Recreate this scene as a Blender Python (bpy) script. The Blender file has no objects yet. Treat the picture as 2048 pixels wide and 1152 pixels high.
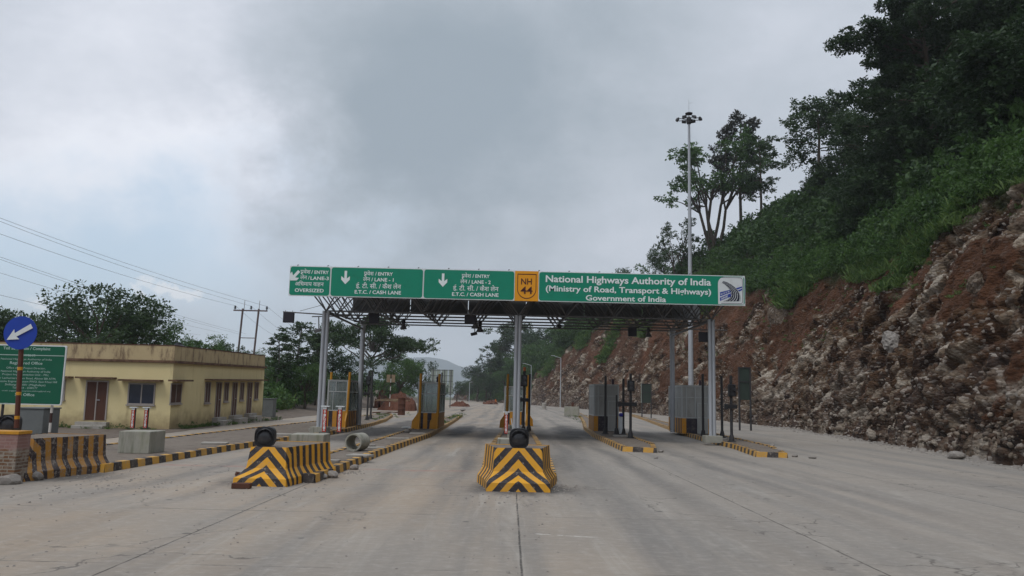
import bpy, bmesh, math, random
import numpy as np
from mathutils import Vector, Matrix

sc = bpy.context.scene
col = sc.collection
PI = math.pi
R = math.radians
random.seed(7)

# ------------------------------------------------------------------ camera
EYE = 2.1
FPX = 1600.0
PITCH = math.atan(219 / FPX)
ROLL = R(1.3)
cd = bpy.data.cameras.new('camera')
cd.sensor_width = 36
cd.lens = 36 * FPX / 2048
cd.clip_start = 0.1
cd.clip_end = 12000
cam = bpy.data.objects.new('camera', cd)
col.objects.link(cam)
CM = Matrix.Rotation(PI / 2 + PITCH, 3, 'X') @ Matrix.Rotation(ROLL, 3, 'Z')
cam.matrix_world = Matrix.Translation((0, 0, EYE)) @ CM.to_4x4()
sc.camera = cam


def ray(px, py):
    return CM @ Vector(((px - 1024) / FPX, -(py - 576) / FPX, -1.0))


def G(px, py, z=0.0):
    d = ray(px, py)
    t = (z - EYE) / d.z
    return Vector((d.x * t, d.y * t, z))


def D(px, py, Y):
    d = ray(px, py)
    t = Y / d.y
    return Vector((d.x * t, Y, EYE + d.z * t))


# ------------------------------------------------------------------ world, sun, exposure
sc.view_settings.view_transform = 'Standard'
sc.view_settings.look = 'None'
sc.view_settings.exposure = 0.0
sc.view_settings.gamma = 1.0
SUN_EL, SUN_AZ = R(58), R(215)      # azimuth clockwise from +Y: behind the camera, to the left


def setup_world():
    w = bpy.data.worlds.new('World')
    sc.world = w
    w.use_nodes = True
    nt = w.node_tree
    N, L = nt.nodes, nt.links
    bg = N['Background']
    tc = N.new('ShaderNodeTexCoord')
    sky = N.new('ShaderNodeTexSky')
    sky.sky_type = 'NISHITA'
    sky.sun_disc = False
    sky.sun_elevation = SUN_EL
    sky.sun_rotation = SUN_AZ
    nrm = N.new('ShaderNodeVectorMath'); nrm.operation = 'NORMALIZE'
    L.new(tc.outputs['Generated'], nrm.inputs[0])
    d = nrm.outputs[0]

    def m(op, a, b=None, clamp=False):
        n = N.new('ShaderNodeMath'); n.operation = op; n.use_clamp = clamp
        for i, v in enumerate((a, b)):
            if v is None: continue
            if isinstance(v, (int, float)): n.inputs[i].default_value = v
            else: L.new(v, n.inputs[i])
        return n.outputs[0]

    def noise(scale, detail, rough, dist=0.0, vec=None, stretch=(1, 1, 1), off=(0, 0, 0)):
        mp = N.new('ShaderNodeMapping')
        mp.inputs['Scale'].default_value = stretch
        mp.inputs['Location'].default_value = off
        L.new(vec or d, mp.inputs['Vector'])
        n = N.new('ShaderNodeTexNoise')
        n.inputs['Scale'].default_value = scale
        n.inputs['Detail'].default_value = detail
        n.inputs['Roughness'].default_value = rough
        n.inputs['Distortion'].default_value = dist
        L.new(mp.outputs[0], n.inputs['Vector'])
        return n

    # directions wander with a noise so that cloud masses get ragged outlines
    wn = noise(3.2, 7, 0.62, 0.0, None, (1, 1, 1.3))
    sub = N.new('ShaderNodeVectorMath'); sub.operation = 'SUBTRACT'
    L.new(wn.outputs['Color'], sub.inputs[0]); sub.inputs[1].default_value = (0.5, 0.5, 0.5)
    scl = N.new('ShaderNodeVectorMath'); scl.operation = 'SCALE'
    L.new(sub.outputs[0], scl.inputs[0]); scl.inputs['Scale'].default_value = 0.42
    add = N.new('ShaderNodeVectorMath'); add.operation = 'ADD'
    L.new(d, add.inputs[0]); L.new(scl.outputs[0], add.inputs[1])
    dw = add.outputs[0]

    def blob(px, py, rad, sx=1.0, sy=1.0):
        """smooth cloud mass around a direction, rad in radians, stretched sideways / upwards"""
        v = ray(px, py).normalized()
        s = N.new('ShaderNodeVectorMath'); s.operation = 'SUBTRACT'
        L.new(dw, s.inputs[0]); s.inputs[1].default_value = v
        k = N.new('ShaderNodeVectorMath'); k.operation = 'MULTIPLY'
        L.new(s.outputs[0], k.inputs[0]); k.inputs[1].default_value = (1 / sx, 1, 1 / sy)
        ln = N.new('ShaderNodeVectorMath'); ln.operation = 'LENGTH'
        L.new(k.outputs[0], ln.inputs[0])
        mr = N.new('ShaderNodeMapRange'); mr.interpolation_type = 'SMOOTHERSTEP'
        mr.inputs['From Min'].default_value = 0.0
        mr.inputs['From Max'].default_value = rad
        mr.inputs['To Min'].default_value = 1.0
        mr.inputs['To Max'].default_value = 0.0
        L.new(ln.outputs['Value'], mr.inputs['Value'])
        return mr.outputs['Result']

    n1 = noise(2.3, 8, 0.55, 0.3, None, (1, 1, 1.6), (3.1, 0, 1.2))
    n2 = noise(6.5, 8, 0.6, 0.2, None, (1, 1, 1.8), (0.3, 4, 0))
    val = m('ADD', m('MULTIPLY', n1.outputs[0], 0.46), m('MULTIPLY', n2.outputs[0], 0.38))
    val = m('ADD', val, 0.14)
    for args, k in [((820, 180, 0.36, 1.1, 1.0), -0.43), ((640, 330, 0.20, 1.2, 0.8), -0.16), ((1020, 320, 0.26, 1.2, 0.8), -0.15),
                    ((1180, 60, 0.30, 1.2, 0.8), -0.14), ((880, 720, 0.12, 1.7, 0.8), -0.14),
                    ((320, 230, 0.36, 0.9, 1.0), 0.22), ((1000, 480, 0.20, 1.6, 0.7), 0.04),
                    ((420, 440, 0.24, 1.0, 1.0), 0.20), ((1480, 300, 0.40, 1.0, 1.2), -0.03), ((100, 420, 0.3, 1.2, 0.8), 0.27),
                    ((560, 560, 0.16, 1.0, 1.0), 0.04)]:
        val = m('ADD', val, m('MULTIPLY', blob(*args), k))
    cr = N.new('ShaderNodeValToRGB')
    cr.color_ramp.interpolation = 'B_SPLINE'
    el = cr.color_ramp.elements
    el[0].position = 0.0; el[0].color = (0.25, 0.30, 0.35, 1)
    el[1].position = 1.0; el[1].color = (0.78, 0.80, 0.86, 1)
    for p, c in [(0.25, (0.335, 0.38, 0.43, 1)), (0.5, (0.44, 0.48, 0.54, 1)), (0.7, (0.55, 0.58, 0.65, 1))]:
        e = el.new(p); e.color = c
    L.new(val, cr.inputs[0])
    # clouds are as bright as ten times this, the sky's own scale
    up = N.new('ShaderNodeVectorMath'); up.operation = 'SCALE'
    L.new(cr.outputs[0], up.inputs[0]); up.inputs['Scale'].default_value = 12.6

    def mix(fac, a, b):
        x = N.new('ShaderNodeMix'); x.data_type = 'RGBA'
        L.new(fac, x.inputs[0])
        for i, v in ((6, a), (7, b)):
            if isinstance(v, tuple): x.inputs[i].default_value = v
            else: L.new(v, x.inputs[i])
        return x.outputs[2]
    # pale blue gaps low on the left, with white cumulus in front of them
    gap = m('MULTIPLY', m('MAXIMUM', blob(140, 540, 0.38, 1.3, 0.5), m('MULTIPLY', blob(420, 590, 0.24, 1.2, 0.5), 0.8)), 0.95, True)
    tint = N.new('ShaderNodeMix'); tint.data_type = 'RGBA'
    tint.inputs[0].default_value = 0.62
    L.new(sky.outputs[0], tint.inputs[6]); tint.inputs[7].default_value = (7.4, 9.3, 11.2, 1)
    c = mix(gap, up.outputs[0], tint.outputs[2])
    cum_n = noise(16, 8, 0.6, 0.0, dw, (1, 1, 1.4))
    cum_m = m('MAXIMUM', m('MAXIMUM', blob(10, 590, 0.10, 1.2, 0.8), blob(330, 640, 0.09, 1.9, 0.5)),
              blob(255, 610, 0.05, 1.3, 0.9))
    cum = N.new('ShaderNodeMapRange'); cum.interpolation_type = 'SMOOTHSTEP'
    cum.inputs['From Min'].default_value = 0.38; cum.inputs['From Max'].default_value = 0.62
    L.new(m('ADD', m('MULTIPLY', cum_m, 0.75), m('MULTIPLY', m('SUBTRACT', cum_n.outputs[0], 0.5), 0.9)), cum.inputs['Value'])
    c = mix(m('MULTIPLY', cum.outputs[0], 0.75), c, (10.2, 10.3, 10.6, 1))
    # overcast is brightest overhead, above the picture
    zz = N.new('ShaderNodeSeparateXYZ'); L.new(d, zz.inputs[0])
    zb = N.new('ShaderNodeMapRange'); zb.interpolation_type = 'SMOOTHSTEP'
    zb.inputs['From Min'].default_value = 0.5; zb.inputs['From Max'].default_value = 0.95
    zb.inputs['To Min'].default_value = 1.0; zb.inputs['To Max'].default_value = 1.6
    L.new(zz.outputs[2], zb.inputs['Value'])
    zs = N.new('ShaderNodeVectorMath'); zs.operation = 'SCALE'
    L.new(c, zs.inputs[0]); L.new(zb.outputs['Result'], zs.inputs['Scale'])
    c = zs.outputs[0]
    L.new(c, bg.inputs['Color'])
    bg.inputs['Strength'].default_value = 0.1


setup_world()
sl = bpy.data.lights.new('sun', 'SUN')
sl.energy = 1.3
sl.angle = R(20)
sl.color = (1.0, 0.96, 0.9)
so = bpy.data.objects.new('sun', sl)
col.objects.link(so)
sdir = Vector((math.sin(SUN_AZ) * math.cos(SUN_EL), math.cos(SUN_AZ) * math.cos(SUN_EL), math.sin(SUN_EL)))
so.rotation_euler = sdir.to_track_quat('Z', 'Y').to_euler()
so.location = sdir * 60

# ------------------------------------------------------------------ materials
MATS = {}


class NT:
    def __init__(s, name, rough=0.8, spec=0.3, metal=0.0):
        s.mat = bpy.data.materials.new(name)
        s.mat.use_nodes = True
        s.t = s.mat.node_tree
        s.N, s.L = s.t.nodes, s.t.links
        s.b = s.N['Principled BSDF']
        s.b.inputs['Roughness'].default_value = rough
        s.b.inputs['Specular IOR Level'].default_value = spec
        s.b.inputs['Metallic'].default_value = metal
        s.tc = s.N.new('ShaderNodeTexCoord')

    def m(s, op, a, b=None, clamp=False):
        n = s.N.new('ShaderNodeMath'); n.operation = op; n.use_clamp = clamp
        for i, v in enumerate((a, b)):
            if v is None: continue
            if isinstance(v, (int, float)): n.inputs[i].default_value = v
            else: s.L.new(v, n.inputs[i])
        return n.outputs[0]

    def noise(s, scale, detail=5, rough=0.6, stretch=(1, 1, 1), off=(0, 0, 0), src='Object', dist=0.0):
        mp = s.N.new('ShaderNodeMapping')
        mp.inputs['Scale'].default_value = stretch
        mp.inputs['Location'].default_value = off
        s.L.new(s.tc.outputs[src], mp.inputs['Vector'])
        n = s.N.new('ShaderNodeTexNoise')
        n.inputs['Scale'].default_value = scale
        n.inputs['Detail'].default_value = detail
        n.inputs['Roughness'].default_value = rough
        n.inputs['Distortion'].default_value = dist
        s.L.new(mp.outputs[0], n.inputs['Vector'])
        return n.outputs[0]

    def ramp(s, v, lo, hi, a=0.0, b=1.0):
        n = s.N.new('ShaderNodeMapRange'); n.interpolation_type = 'SMOOTHSTEP'
        n.inputs['From Min'].default_value = lo; n.inputs['From Max'].default_value = hi
        n.inputs['To Min'].default_value = a; n.inputs['To Max'].default_value = b
        s.L.new(v, n.inputs['Value'])
        return n.outputs['Result']

    def mix(s, fac, a, b, mode='MIX'):
        x = s.N.new('ShaderNodeMix'); x.data_type = 'RGBA'; x.blend_type = mode
        if isinstance(fac, (int, float)): x.inputs[0].default_value = fac
        else: s.L.new(fac, x.inputs[0])
        for i, v in ((6, a), (7, b)):
            if isinstance(v, tuple): x.inputs[i].default_value = v + (1,) if len(v) == 3 else v
            else: s.L.new(v, x.inputs[i])
        return x.outputs[2]

    def attr(s, name):
        n = s.N.new('ShaderNodeAttribute'); n.attribute_name = name
        return n

    def xyz(s, src='Object'):
        n = s.N.new('ShaderNodeSeparateXYZ')
        s.L.new(s.tc.outputs[src], n.inputs[0])
        return n.outputs

    def color(s, c):
        if isinstance(c, tuple): s.b.inputs['Base Color'].default_value = c + (1,)
        else: s.L.new(c, s.b.inputs['Base Color'])

    def bump(s, v, strength=0.4, dist=0.02):
        n = s.N.new('ShaderNodeBump')
        n.inputs['Strength'].default_value = strength
        n.inputs['Distance'].default_value = dist
        s.L.new(v, n.inputs['Height'])
        s.L.new(n.outputs[0], s.b.inputs['Normal'])

    def done(s, key):
        MATS[key] = s.mat
        return s.mat


def simple(key, c, rough=0.7, var=0.25, scale=3.0, dirt=None, dirt_amt=0.4, spec=0.3, metal=0.0, bump=0.0, stretch=(1, 1, 1)):
    t = NT(key, rough, spec, metal)
    n = t.noise(scale, 6, 0.62, stretch)
    c2 = tuple(max(0, x * (1 - var)) for x in c)
    c3 = tuple(min(1, x * (1 + var)) for x in c)
    o = t.mix(n, c2, c3)
    if dirt:
        n2 = t.noise(scale * 0.9, 8, 0.7, stretch, (5, 3, 1))
        o = t.mix(t.ramp(n2, 0.5, 0.72, 0, dirt_amt), o, dirt)
    t.color(o)
    if bump:
        t.bump(t.noise(scale * 8, 4, 0.6), bump)
    return t.done(key)


simple('galv', (0.40, 0.42, 0.45), 0.5, 0.12, 2.0, (0.22, 0.2, 0.18), 0.35, 0.4, 0.25, stretch=(1, 1, 0.15))
simple('truss', (0.13, 0.13, 0.135), 0.55, 0.2, 4, None, 0, 0.3, 0.2)
simple('roof', (0.10, 0.105, 0.11), 0.7, 0.2, 1.5)
simple('black', (0.018, 0.018, 0.02), 0.5, 0.2, 6, (0.06, 0.055, 0.05), 0.35)
simple('lens', (0.035, 0.035, 0.04), 0.22, 0.2, 6, (0.08, 0.075, 0.07), 0.4, 0.5)
simple('darksteel', (0.035, 0.035, 0.037), 0.6, 0.3, 5, (0.10, 0.06, 0.04), 0.4)
simple('led', (0.022, 0.02, 0.028), 0.5, 0.2, 30)
simple('amber', (0.45, 0.12, 0.02), 0.35, 0.1)
simple('bluebag', (0.03, 0.03, 0.30), 0.5, 0.2)
simple('blueplate', (0.02, 0.09, 0.22), 0.5, 0.2)
simple('bluesign', (0.012, 0.045, 0.32), 0.4, 0.12, 5, (0.02, 0.04, 0.18), 0.3)
simple('greensign', (0.002, 0.215, 0.128), 0.42, 0.06, 2.5, (0.005, 0.13, 0.075), 0.35)
simple('greenboard', (0.003, 0.09, 0.048), 0.5, 0.08, 2.5)
simple('white', (0.62, 0.65, 0.66), 0.5, 0.08, 4, (0.42, 0.42, 0.40), 0.35)
simple('letter', (0.72, 0.77, 0.77), 0.45, 0.04, 3)
simple('letterdim', (0.36, 0.47, 0.43), 0.5, 0.05, 3)
simple('amberboard', (0.72, 0.30, 0.01), 0.5, 0.08, 3)
simple('maroon', (0.06, 0.012, 0.012), 0.5, 0.1)
simple('logoblue', (0.015, 0.045, 0.30), 0.5, 0.05)
simple('logodark', (0.012, 0.015, 0.035), 0.5, 0.05)
simple('yellow', (0.50, 0.235, 0.018), 0.5, 0.14, 4, (0.22, 0.12, 0.04), 0.5)
simple('redwhite', (0.42, 0.05, 0.03), 0.6, 0.15, 6, (0.35, 0.2, 0.15), 0.3)
simple('rust', (0.085, 0.035, 0.022), 0.85, 0.35, 5, (0.04, 0.025, 0.02), 0.5)
simple('maroonpole', (0.085, 0.028, 0.018), 0.6, 0.25, 5)
simple('alu', (0.40, 0.42, 0.42), 0.45, 0.1, 3, (0.24, 0.23, 0.21), 0.5, 0.4, 0.2, stretch=(1, 1, 0.3))
simple('boothpanel', (0.33, 0.335, 0.32), 0.6, 0.14, 1.6, (0.17, 0.155, 0.13), 0.55, stretch=(1, 1, 0.4))
simple('slab', (0.33, 0.31, 0.28), 0.9, 0.18, 3, (0.17, 0.14, 0.11), 0.6, bump=0.3)
simple('brown', (0.075, 0.030, 0.018), 0.6, 0.2, 3, (0.05, 0.025, 0.018), 0.4, stretch=(4, 4, 0.5))
simple('windowdark', (0.012, 0.014, 0.018), 0.12, 0.2, 3, None, 0, 0.6)
simple('bluepane', (0.015, 0.022, 0.04), 0.15, 0.2, 3, None, 0, 0.6)
simple('frame', (0.30, 0.27, 0.25), 0.6, 0.15, 6)
simple('tank', (0.012, 0.013, 0.018), 0.5, 0.2)
simple('greybox', (0.13, 0.14, 0.14), 0.8, 0.2, 2, (0.09, 0.09, 0.08), 0.5)
simple('signback', (0.30, 0.34, 0.30), 0.7, 0.1, 2, (0.2, 0.2, 0.17), 0.4)
simple('greenpanel', (0.030, 0.045, 0.036), 0.6, 0.2, 2)
simple('stonegrey', (0.24, 0.22, 0.20), 0.95, 0.3, 4, (0.14, 0.10, 0.08), 0.5, bump=0.6)
simple('plank', (0.23, 0.17, 0.11), 0.9, 0.25, 5, stretch=(0.6, 6, 6))
simple('bark', (0.075, 0.06, 0.047), 0.95, 0.35, 3, (0.03, 0.03, 0.02), 0.4, bump=0.4, stretch=(1, 1, 0.25))
simple('barkpale', (0.12, 0.11, 0.10), 0.95, 0.35, 2, (0.05, 0.05, 0.04), 0.4, stretch=(1, 1, 0.25))
simple('wire', (0.10, 0.10, 0.11), 0.6, 0.1)
simple('polesteel', (0.12, 0.085, 0.08), 0.7, 0.2)
simple('lampgrey', (0.42, 0.45, 0.48), 0.4, 0.1, 3, None, 0, 0.4, 0.2)
simple('mist', (0.09, 0.11, 0.12), 1.0, 0.3, 0.01)
simple('purple', (0.035, 0.018, 0.03), 0.6, 0.2)


def concrete_block():
    t = NT('old_concrete', 0.92, 0.2)
    n = t.noise(2.2, 7, 0.65)
    c = t.mix(n, (0.22, 0.215, 0.185), (0.37, 0.36, 0.31))
    streak = t.noise(7, 5, 0.6, (1, 1, 0.12), (2, 2, 0))
    c = t.mix(t.ramp(streak, 0.52, 0.70, 0, 0.55), c, (0.11, 0.12, 0.075))
    c = t.mix(t.ramp(t.noise(1.3, 5, 0.6, (1, 1, 1), (8, 0, 0)), 0.5, 0.7, 0, 0.45), c, (0.24, 0.25, 0.15))
    t.color(c)
    t.bump(t.noise(22, 5, 0.6), 0.35)
    t.done('oldconcrete')


concrete_block()


def stripe(key, wear, y=(0.68, 0.33, 0.018), k=(0.022, 0.019, 0.024), dust=(0.30, 0.26, 0.22)):
    """painted stripes: the paint follows the first UV channel, the second marks up and down"""
    t = NT(key, 0.6, 0.3)
    uv = t.N.new('ShaderNodeUVMap')
    sp = t.N.new('ShaderNodeSeparateXYZ'); t.L.new(uv.outputs[0], sp.inputs[0])
    wob = t.m('MULTIPLY', t.m('SUBTRACT', t.noise(9, 4, 0.6), 0.5), 0.07)
    f = t.m('FRACT', t.m('ADD', t.m('ADD', sp.outputs[0], wob), 100.0))
    s_ = t.ramp(f, 0.485, 0.515)
    yy = t.mix(t.noise(4, 5, 0.6), tuple(v * 0.78 for v in y), tuple(v * 1.12 for v in y))
    c = t.mix(s_, yy, k)
    chip = t.ramp(t.noise(13, 8, 0.72, (1, 1, 1), (4, 1, 7)), 0.62 - wear * 0.16, 0.70 - wear * 0.10)
    c = t.mix(t.m('MULTIPLY', chip, 0.85), c, (0.27, 0.24, 0.21))
    dn = t.ramp(t.noise(2.6, 7, 0.65, (1, 1, 1), (0, 9, 0)), 0.42, 0.78, 0.02, 0.10 + wear * 0.45)
    c = t.mix(dn, c, dust)
    t.color(c)
    t.bump(t.noise(26, 5, 0.6), 0.2)
    return t.done(key)


stripe('stripe', 0.3)
stripe('stripekerb', 0.5, y=(0.58, 0.31, 0.045), k=(0.036, 0.03, 0.03))
stripe('stripeworn', 0.7, y=(0.42, 0.20, 0.03), k=(0.035, 0.025, 0.028))
stripe('blackwhite', 0.2, y=(0.55, 0.53, 0.50), k=(0.045, 0.018, 0.015))
stripe('boothbase', 0.3, y=(0.56, 0.25, 0.015), k=(0.022, 0.018, 0.03))


def mat_brick():
    t = NT('brick', 0.95, 0.15)
    b = t.N.new('ShaderNodeTexBrick')
    mp = t.N.new('ShaderNodeMapping'); mp.inputs['Rotation'].default_value = (PI / 2, 0, 0)
    t.L.new(t.tc.outputs['Object'], mp.inputs[0]); t.L.new(mp.outputs[0], b.inputs['Vector'])
    b.inputs['Scale'].default_value = 1.0
    b.inputs['Brick Width'].default_value = 0.22; b.inputs['Row Height'].default_value = 0.075
    b.inputs['Mortar Size'].default_value = 0.012
    b.inputs['Color1'].default_value = (0.17, 0.09, 0.05, 1); b.inputs['Color2'].default_value = (0.11, 0.065, 0.045, 1)
    b.inputs['Mortar'].default_value = (0.25, 0.22, 0.18, 1)
    c = t.mix(t.ramp(t.noise(5, 7, 0.7), 0.45, 0.65, 0, 0.8), b.outputs[0], (0.30, 0.27, 0.23))
    z = t.xyz()[2]
    pink = t.ramp(t.m('ADD', z, t.m('MULTIPLY', t.noise(6, 5), 0.2)), 0.78, 0.86)
    c = t.mix(t.m('MULTIPLY', pink, 0.7), c, (0.28, 0.16, 0.15))
    t.color(c)
    t.bump(b.outputs['Fac'], 0.6, -0.01)
    t.done('brick')


mat_brick()


def mat_glass():
    t = NT('booth_glass', 0.1, 0.5)
    for l in list(t.L): pass
    out = t.N['Material Output']
    tr = t.N.new('ShaderNodeBsdfTransparent'); tr.inputs[0].default_value = (0.72, 0.78, 0.76, 1)
    gl = t.N.new('ShaderNodeBsdfGlossy'); gl.inputs['Roughness'].default_value = 0.08
    gl.inputs['Color'].default_value = (0.8, 0.85, 0.85, 1)
    df = t.N.new('ShaderNodeBsdfDiffuse'); df.inputs[0].default_value = (0.26, 0.29, 0.28, 1)
    m1 = t.N.new('ShaderNodeMixShader'); m2 = t.N.new('ShaderNodeMixShader')
    fac = t.ramp(t.noise(2.5, 6, 0.65), 0.3, 0.7, 0.15, 0.42)
    t.L.new(fac, m1.inputs[0]); t.L.new(tr.outputs[0], m1.inputs[1]); t.L.new(df.outputs[0], m1.inputs[2])
    m2.inputs[0].default_value = 0.10
    t.L.new(m1.outputs[0], m2.inputs[1]); t.L.new(gl.outputs[0], m2.inputs[2])
    t.L.new(m2.outputs[0], out.inputs['Surface'])
    t.done('glass')


mat_glass()


def mat_wall():
    t = NT('yellow_plaster', 0.9, 0.2)
    x, y, z = t.xyz()
    c = t.mix(t.noise(0.9, 6, 0.6), (0.60, 0.50, 0.26), (0.70, 0.605, 0.35))
    st = t.ramp(t.noise(2.2, 6, 0.65, (1, 1, 0.16), (3, 0, 0)), 0.56, 0.74, 0, 0.4)
    c = t.mix(st, c, (0.27, 0.20, 0.10))
    damp = t.ramp(t.m('ADD', z, t.m('MULTIPLY', t.noise(1.6, 6), -1.5)), -0.75, 0.35, 0.75, 0.0)
    c = t.mix(damp, c, (0.24, 0.17, 0.095))
    t.color(c)
    t.bump(t.noise(30, 4), 0.12)
    t.done('wall')
    t = NT('mouldy_parapet', 0.95, 0.15)
    c = t.mix(t.noise(1.2, 6, 0.6), (0.40, 0.31, 0.17), (0.52, 0.42, 0.26))
    st = t.ramp(t.noise(2.0, 7, 0.68, (1, 1, 0.35), (1, 7, 0)), 0.47, 0.66, 0, 0.85)
    c = t.mix(st, c, (0.13, 0.085, 0.06))
    t.color(c)
    t.bump(t.noise(25, 5), 0.2)
    t.done('parapet')
    t = NT('mouldy_ledge', 0.95, 0.15)
    c = t.mix(t.ramp(t.noise(3, 7, 0.7), 0.4, 0.6), (0.085, 0.05, 0.035), (0.16, 0.10, 0.065))
    t.color(c)
    t.done('ledge')


mat_wall()

JOINTS = (-4.66, 0.20, 4.80, 10.6)


def mat_road():
    t = NT('weathered_concrete_road', 0.85, 0.25)
    x, y, z = t.xyz()
    base = t.mix(t.noise(0.16, 7, 0.6), (0.225, 0.20, 0.172), (0.325, 0.293, 0.255))
    # dust, ochre near the islands
    tan = t.ramp(t.noise(0.22, 6, 0.62, (1, 0.5, 1), (7, 2, 0)), 0.36, 0.62, 0.15, 0.9)
    left = t.ramp(x, -3.0, 3.5, 1.0, 0.15)
    base = t.mix(t.m('MULTIPLY', tan, left), base, (0.335, 0.262, 0.19))
    # tyre tracks: long grey streaks that run with the lanes
    st = t.ramp(t.noise(0.75, 6, 0.6, (1, 0.045, 1), (2, 5, 0)), 0.44, 0.64, 0, 0.6)
    base = t.mix(st, base, (0.175, 0.166, 0.155))
    st2 = t.ramp(t.noise(1.7, 6, 0.7, (1, 0.09, 1), (9, 1, 0), dist=0.4), 0.52, 0.72, 0, 0.5)
    base = t.mix(st2, base, (0.40, 0.37, 0.325))
    # brushed texture across the lanes
    br = t.noise(2.2, 6, 0.75, (0.25, 7, 1))
    base = t.mix(t.ramp(br, 0.35, 0.7, 0.0, 0.22), base, (0.21, 0.20, 0.185))
    # two dark wheel paths in every lane
    for lx in (-2.3, 3.0, 7.6, -7.4):
        for wx in (-0.85, 0.85):
            wob0 = t.m('MULTIPLY', t.m('SUBTRACT', t.noise(0.12, 3, 0.5, (1, 1, 1), (lx, wx, 0)), 0.5), 1.6)
            dd = t.m('ABSOLUTE', t.m('ADD', t.m('SUBTRACT', x, lx + wx), wob0))
            k = t.m('MULTIPLY', t.ramp(dd, 0.05, 0.55, 1.0, 0.0), t.ramp(t.noise(0.5, 6, 0.7, (1, 0.12, 1), (wx, lx, 2)), 0.36, 0.60, 0.1, 0.8))
            base = t.mix(t.m('MULTIPLY', k, t.ramp(y, 10, 26, 0.3, 1.0)), base, (0.14, 0.13, 0.12))
    # repaired patches
    pv = t.N.new('ShaderNodeTexVoronoi'); pv.inputs['Scale'].default_value = 0.24; pv.distance = 'CHEBYCHEV'
    t.L.new(t.tc.outputs['Object'], pv.inputs['Vector'])
    ps = t.N.new('ShaderNodeSeparateColor'); t.L.new(pv.outputs['Color'], ps.inputs[0])
    base = t.mix(t.ramp(ps.outputs[0], 0.0, 1.0, 0.0, 0.16), base, (0.16, 0.152, 0.142))
    # dark ragged patches along the lanes, and dirt round the barrier feet
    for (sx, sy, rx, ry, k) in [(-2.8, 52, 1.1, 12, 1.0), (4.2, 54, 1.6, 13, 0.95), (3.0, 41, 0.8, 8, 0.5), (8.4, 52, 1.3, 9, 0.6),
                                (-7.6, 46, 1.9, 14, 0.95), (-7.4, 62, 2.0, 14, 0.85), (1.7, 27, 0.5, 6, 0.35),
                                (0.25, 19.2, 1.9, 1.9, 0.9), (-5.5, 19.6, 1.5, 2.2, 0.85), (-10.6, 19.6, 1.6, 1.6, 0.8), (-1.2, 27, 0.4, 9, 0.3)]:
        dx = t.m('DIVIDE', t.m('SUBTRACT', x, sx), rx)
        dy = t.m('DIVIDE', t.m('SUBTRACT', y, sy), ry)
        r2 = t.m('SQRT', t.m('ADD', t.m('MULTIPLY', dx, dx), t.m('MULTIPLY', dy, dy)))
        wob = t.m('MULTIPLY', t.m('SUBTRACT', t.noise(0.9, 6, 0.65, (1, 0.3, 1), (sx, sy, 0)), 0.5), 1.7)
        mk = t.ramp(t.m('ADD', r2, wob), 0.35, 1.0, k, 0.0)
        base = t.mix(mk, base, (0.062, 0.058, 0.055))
    # joints sawn in the slabs, filled with dark sealant that crumbles
    ln = None
    for jx in JOINTS:
        w1 = t.m('MULTIPLY', t.m('SUBTRACT', t.noise(1.3, 6, 0.7, (1, 1, 1), (jx, 0, 0)), 0.5), 0.05)
        dd = t.m('ABSOLUTE', t.m('ADD', t.m('SUBTRACT', x, jx), w1))
        k = t.ramp(dd, 0.006, 0.022, 1.0, 0.0)
        ln = k if ln is None else t.m('MAXIMUM', ln, k)
    yw = t.m('ADD', y, t.m('MULTIPLY', t.m('SUBTRACT', t.noise(0.8, 5, 0.7), 0.5), 0.06))
    ty = t.m('ABSOLUTE', t.m('SUBTRACT', t.m('FRACT', t.m('DIVIDE', t.m('ADD', yw, 1.4), 4.6)), 0.5))
    tl = t.m('MULTIPLY', t.ramp(ty, 0.002, 0.006, 1.0, 0.0), t.ramp(t.noise(0.35, 4, 0.6, (1, 1, 1), (4, 4, 0)), 0.45, 0.58, 0, 0.75))
    ln = t.m('MAXIMUM', ln, tl)
    brk = t.ramp(t.noise(1.1, 6, 0.7, (1, 1, 1), (0, 8, 0)), 0.36, 0.5, 0.35, 1.0)
    base = t.mix(t.m('MULTIPLY', t.m('MULTIPLY', ln, brk), 0.9), base, (0.05, 0.045, 0.04))
    # a line of red dust spilt across the lanes
    rd = t.m('ABSOLUTE', t.m('ADD', t.m('SUBTRACT', y, 23.1), t.m('MULTIPLY', t.m('SUBTRACT', t.noise(0.5, 4), 0.5), 0.9)))
    rm = t.m('MULTIPLY', t.m('MULTIPLY', t.ramp(rd, 0.05, 0.35, 0.35, 0.0), t.ramp(x, -0.6, -0.9, 0, 1)), t.ramp(t.noise(1.5, 5), 0.4, 0.6))
    base = t.mix(rm, base, (0.33, 0.12, 0.09))
    # a white scrape
    ws = t.m('MULTIPLY', t.ramp(t.m('ABSOLUTE', t.m('SUBTRACT', y, t.m('ADD', 13.0, t.m('MULTIPLY', x, -0.22)))), 0.012, 0.04, 1, 0),
             t.m('MULTIPLY', t.ramp(x, 0.42, 0.5), t.ramp(x, 1.2, 1.5, 1, 0)))
    base = t.mix(t.m('MULTIPLY', ws, t.ramp(t.noise(9, 4), 0.4, 0.55, 0, 0.7)), base, (0.62, 0.6, 0.56))
    # drips and specks of oil
    ov = t.N.new('ShaderNodeTexVoronoi'); ov.inputs['Scale'].default_value = 1.7
    t.L.new(t.tc.outputs['Object'], ov.inputs['Vector'])
    oc = t.N.new('ShaderNodeSeparateColor'); t.L.new(ov.outputs['Color'], oc.inputs[0])
    od = t.ramp(t.m('DIVIDE', ov.outputs['Distance'], t.m('ADD', t.m('MULTIPLY', oc.outputs[1], 0.16), 0.02)), 0.55, 1.0, 0.75, 0.0)
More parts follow.
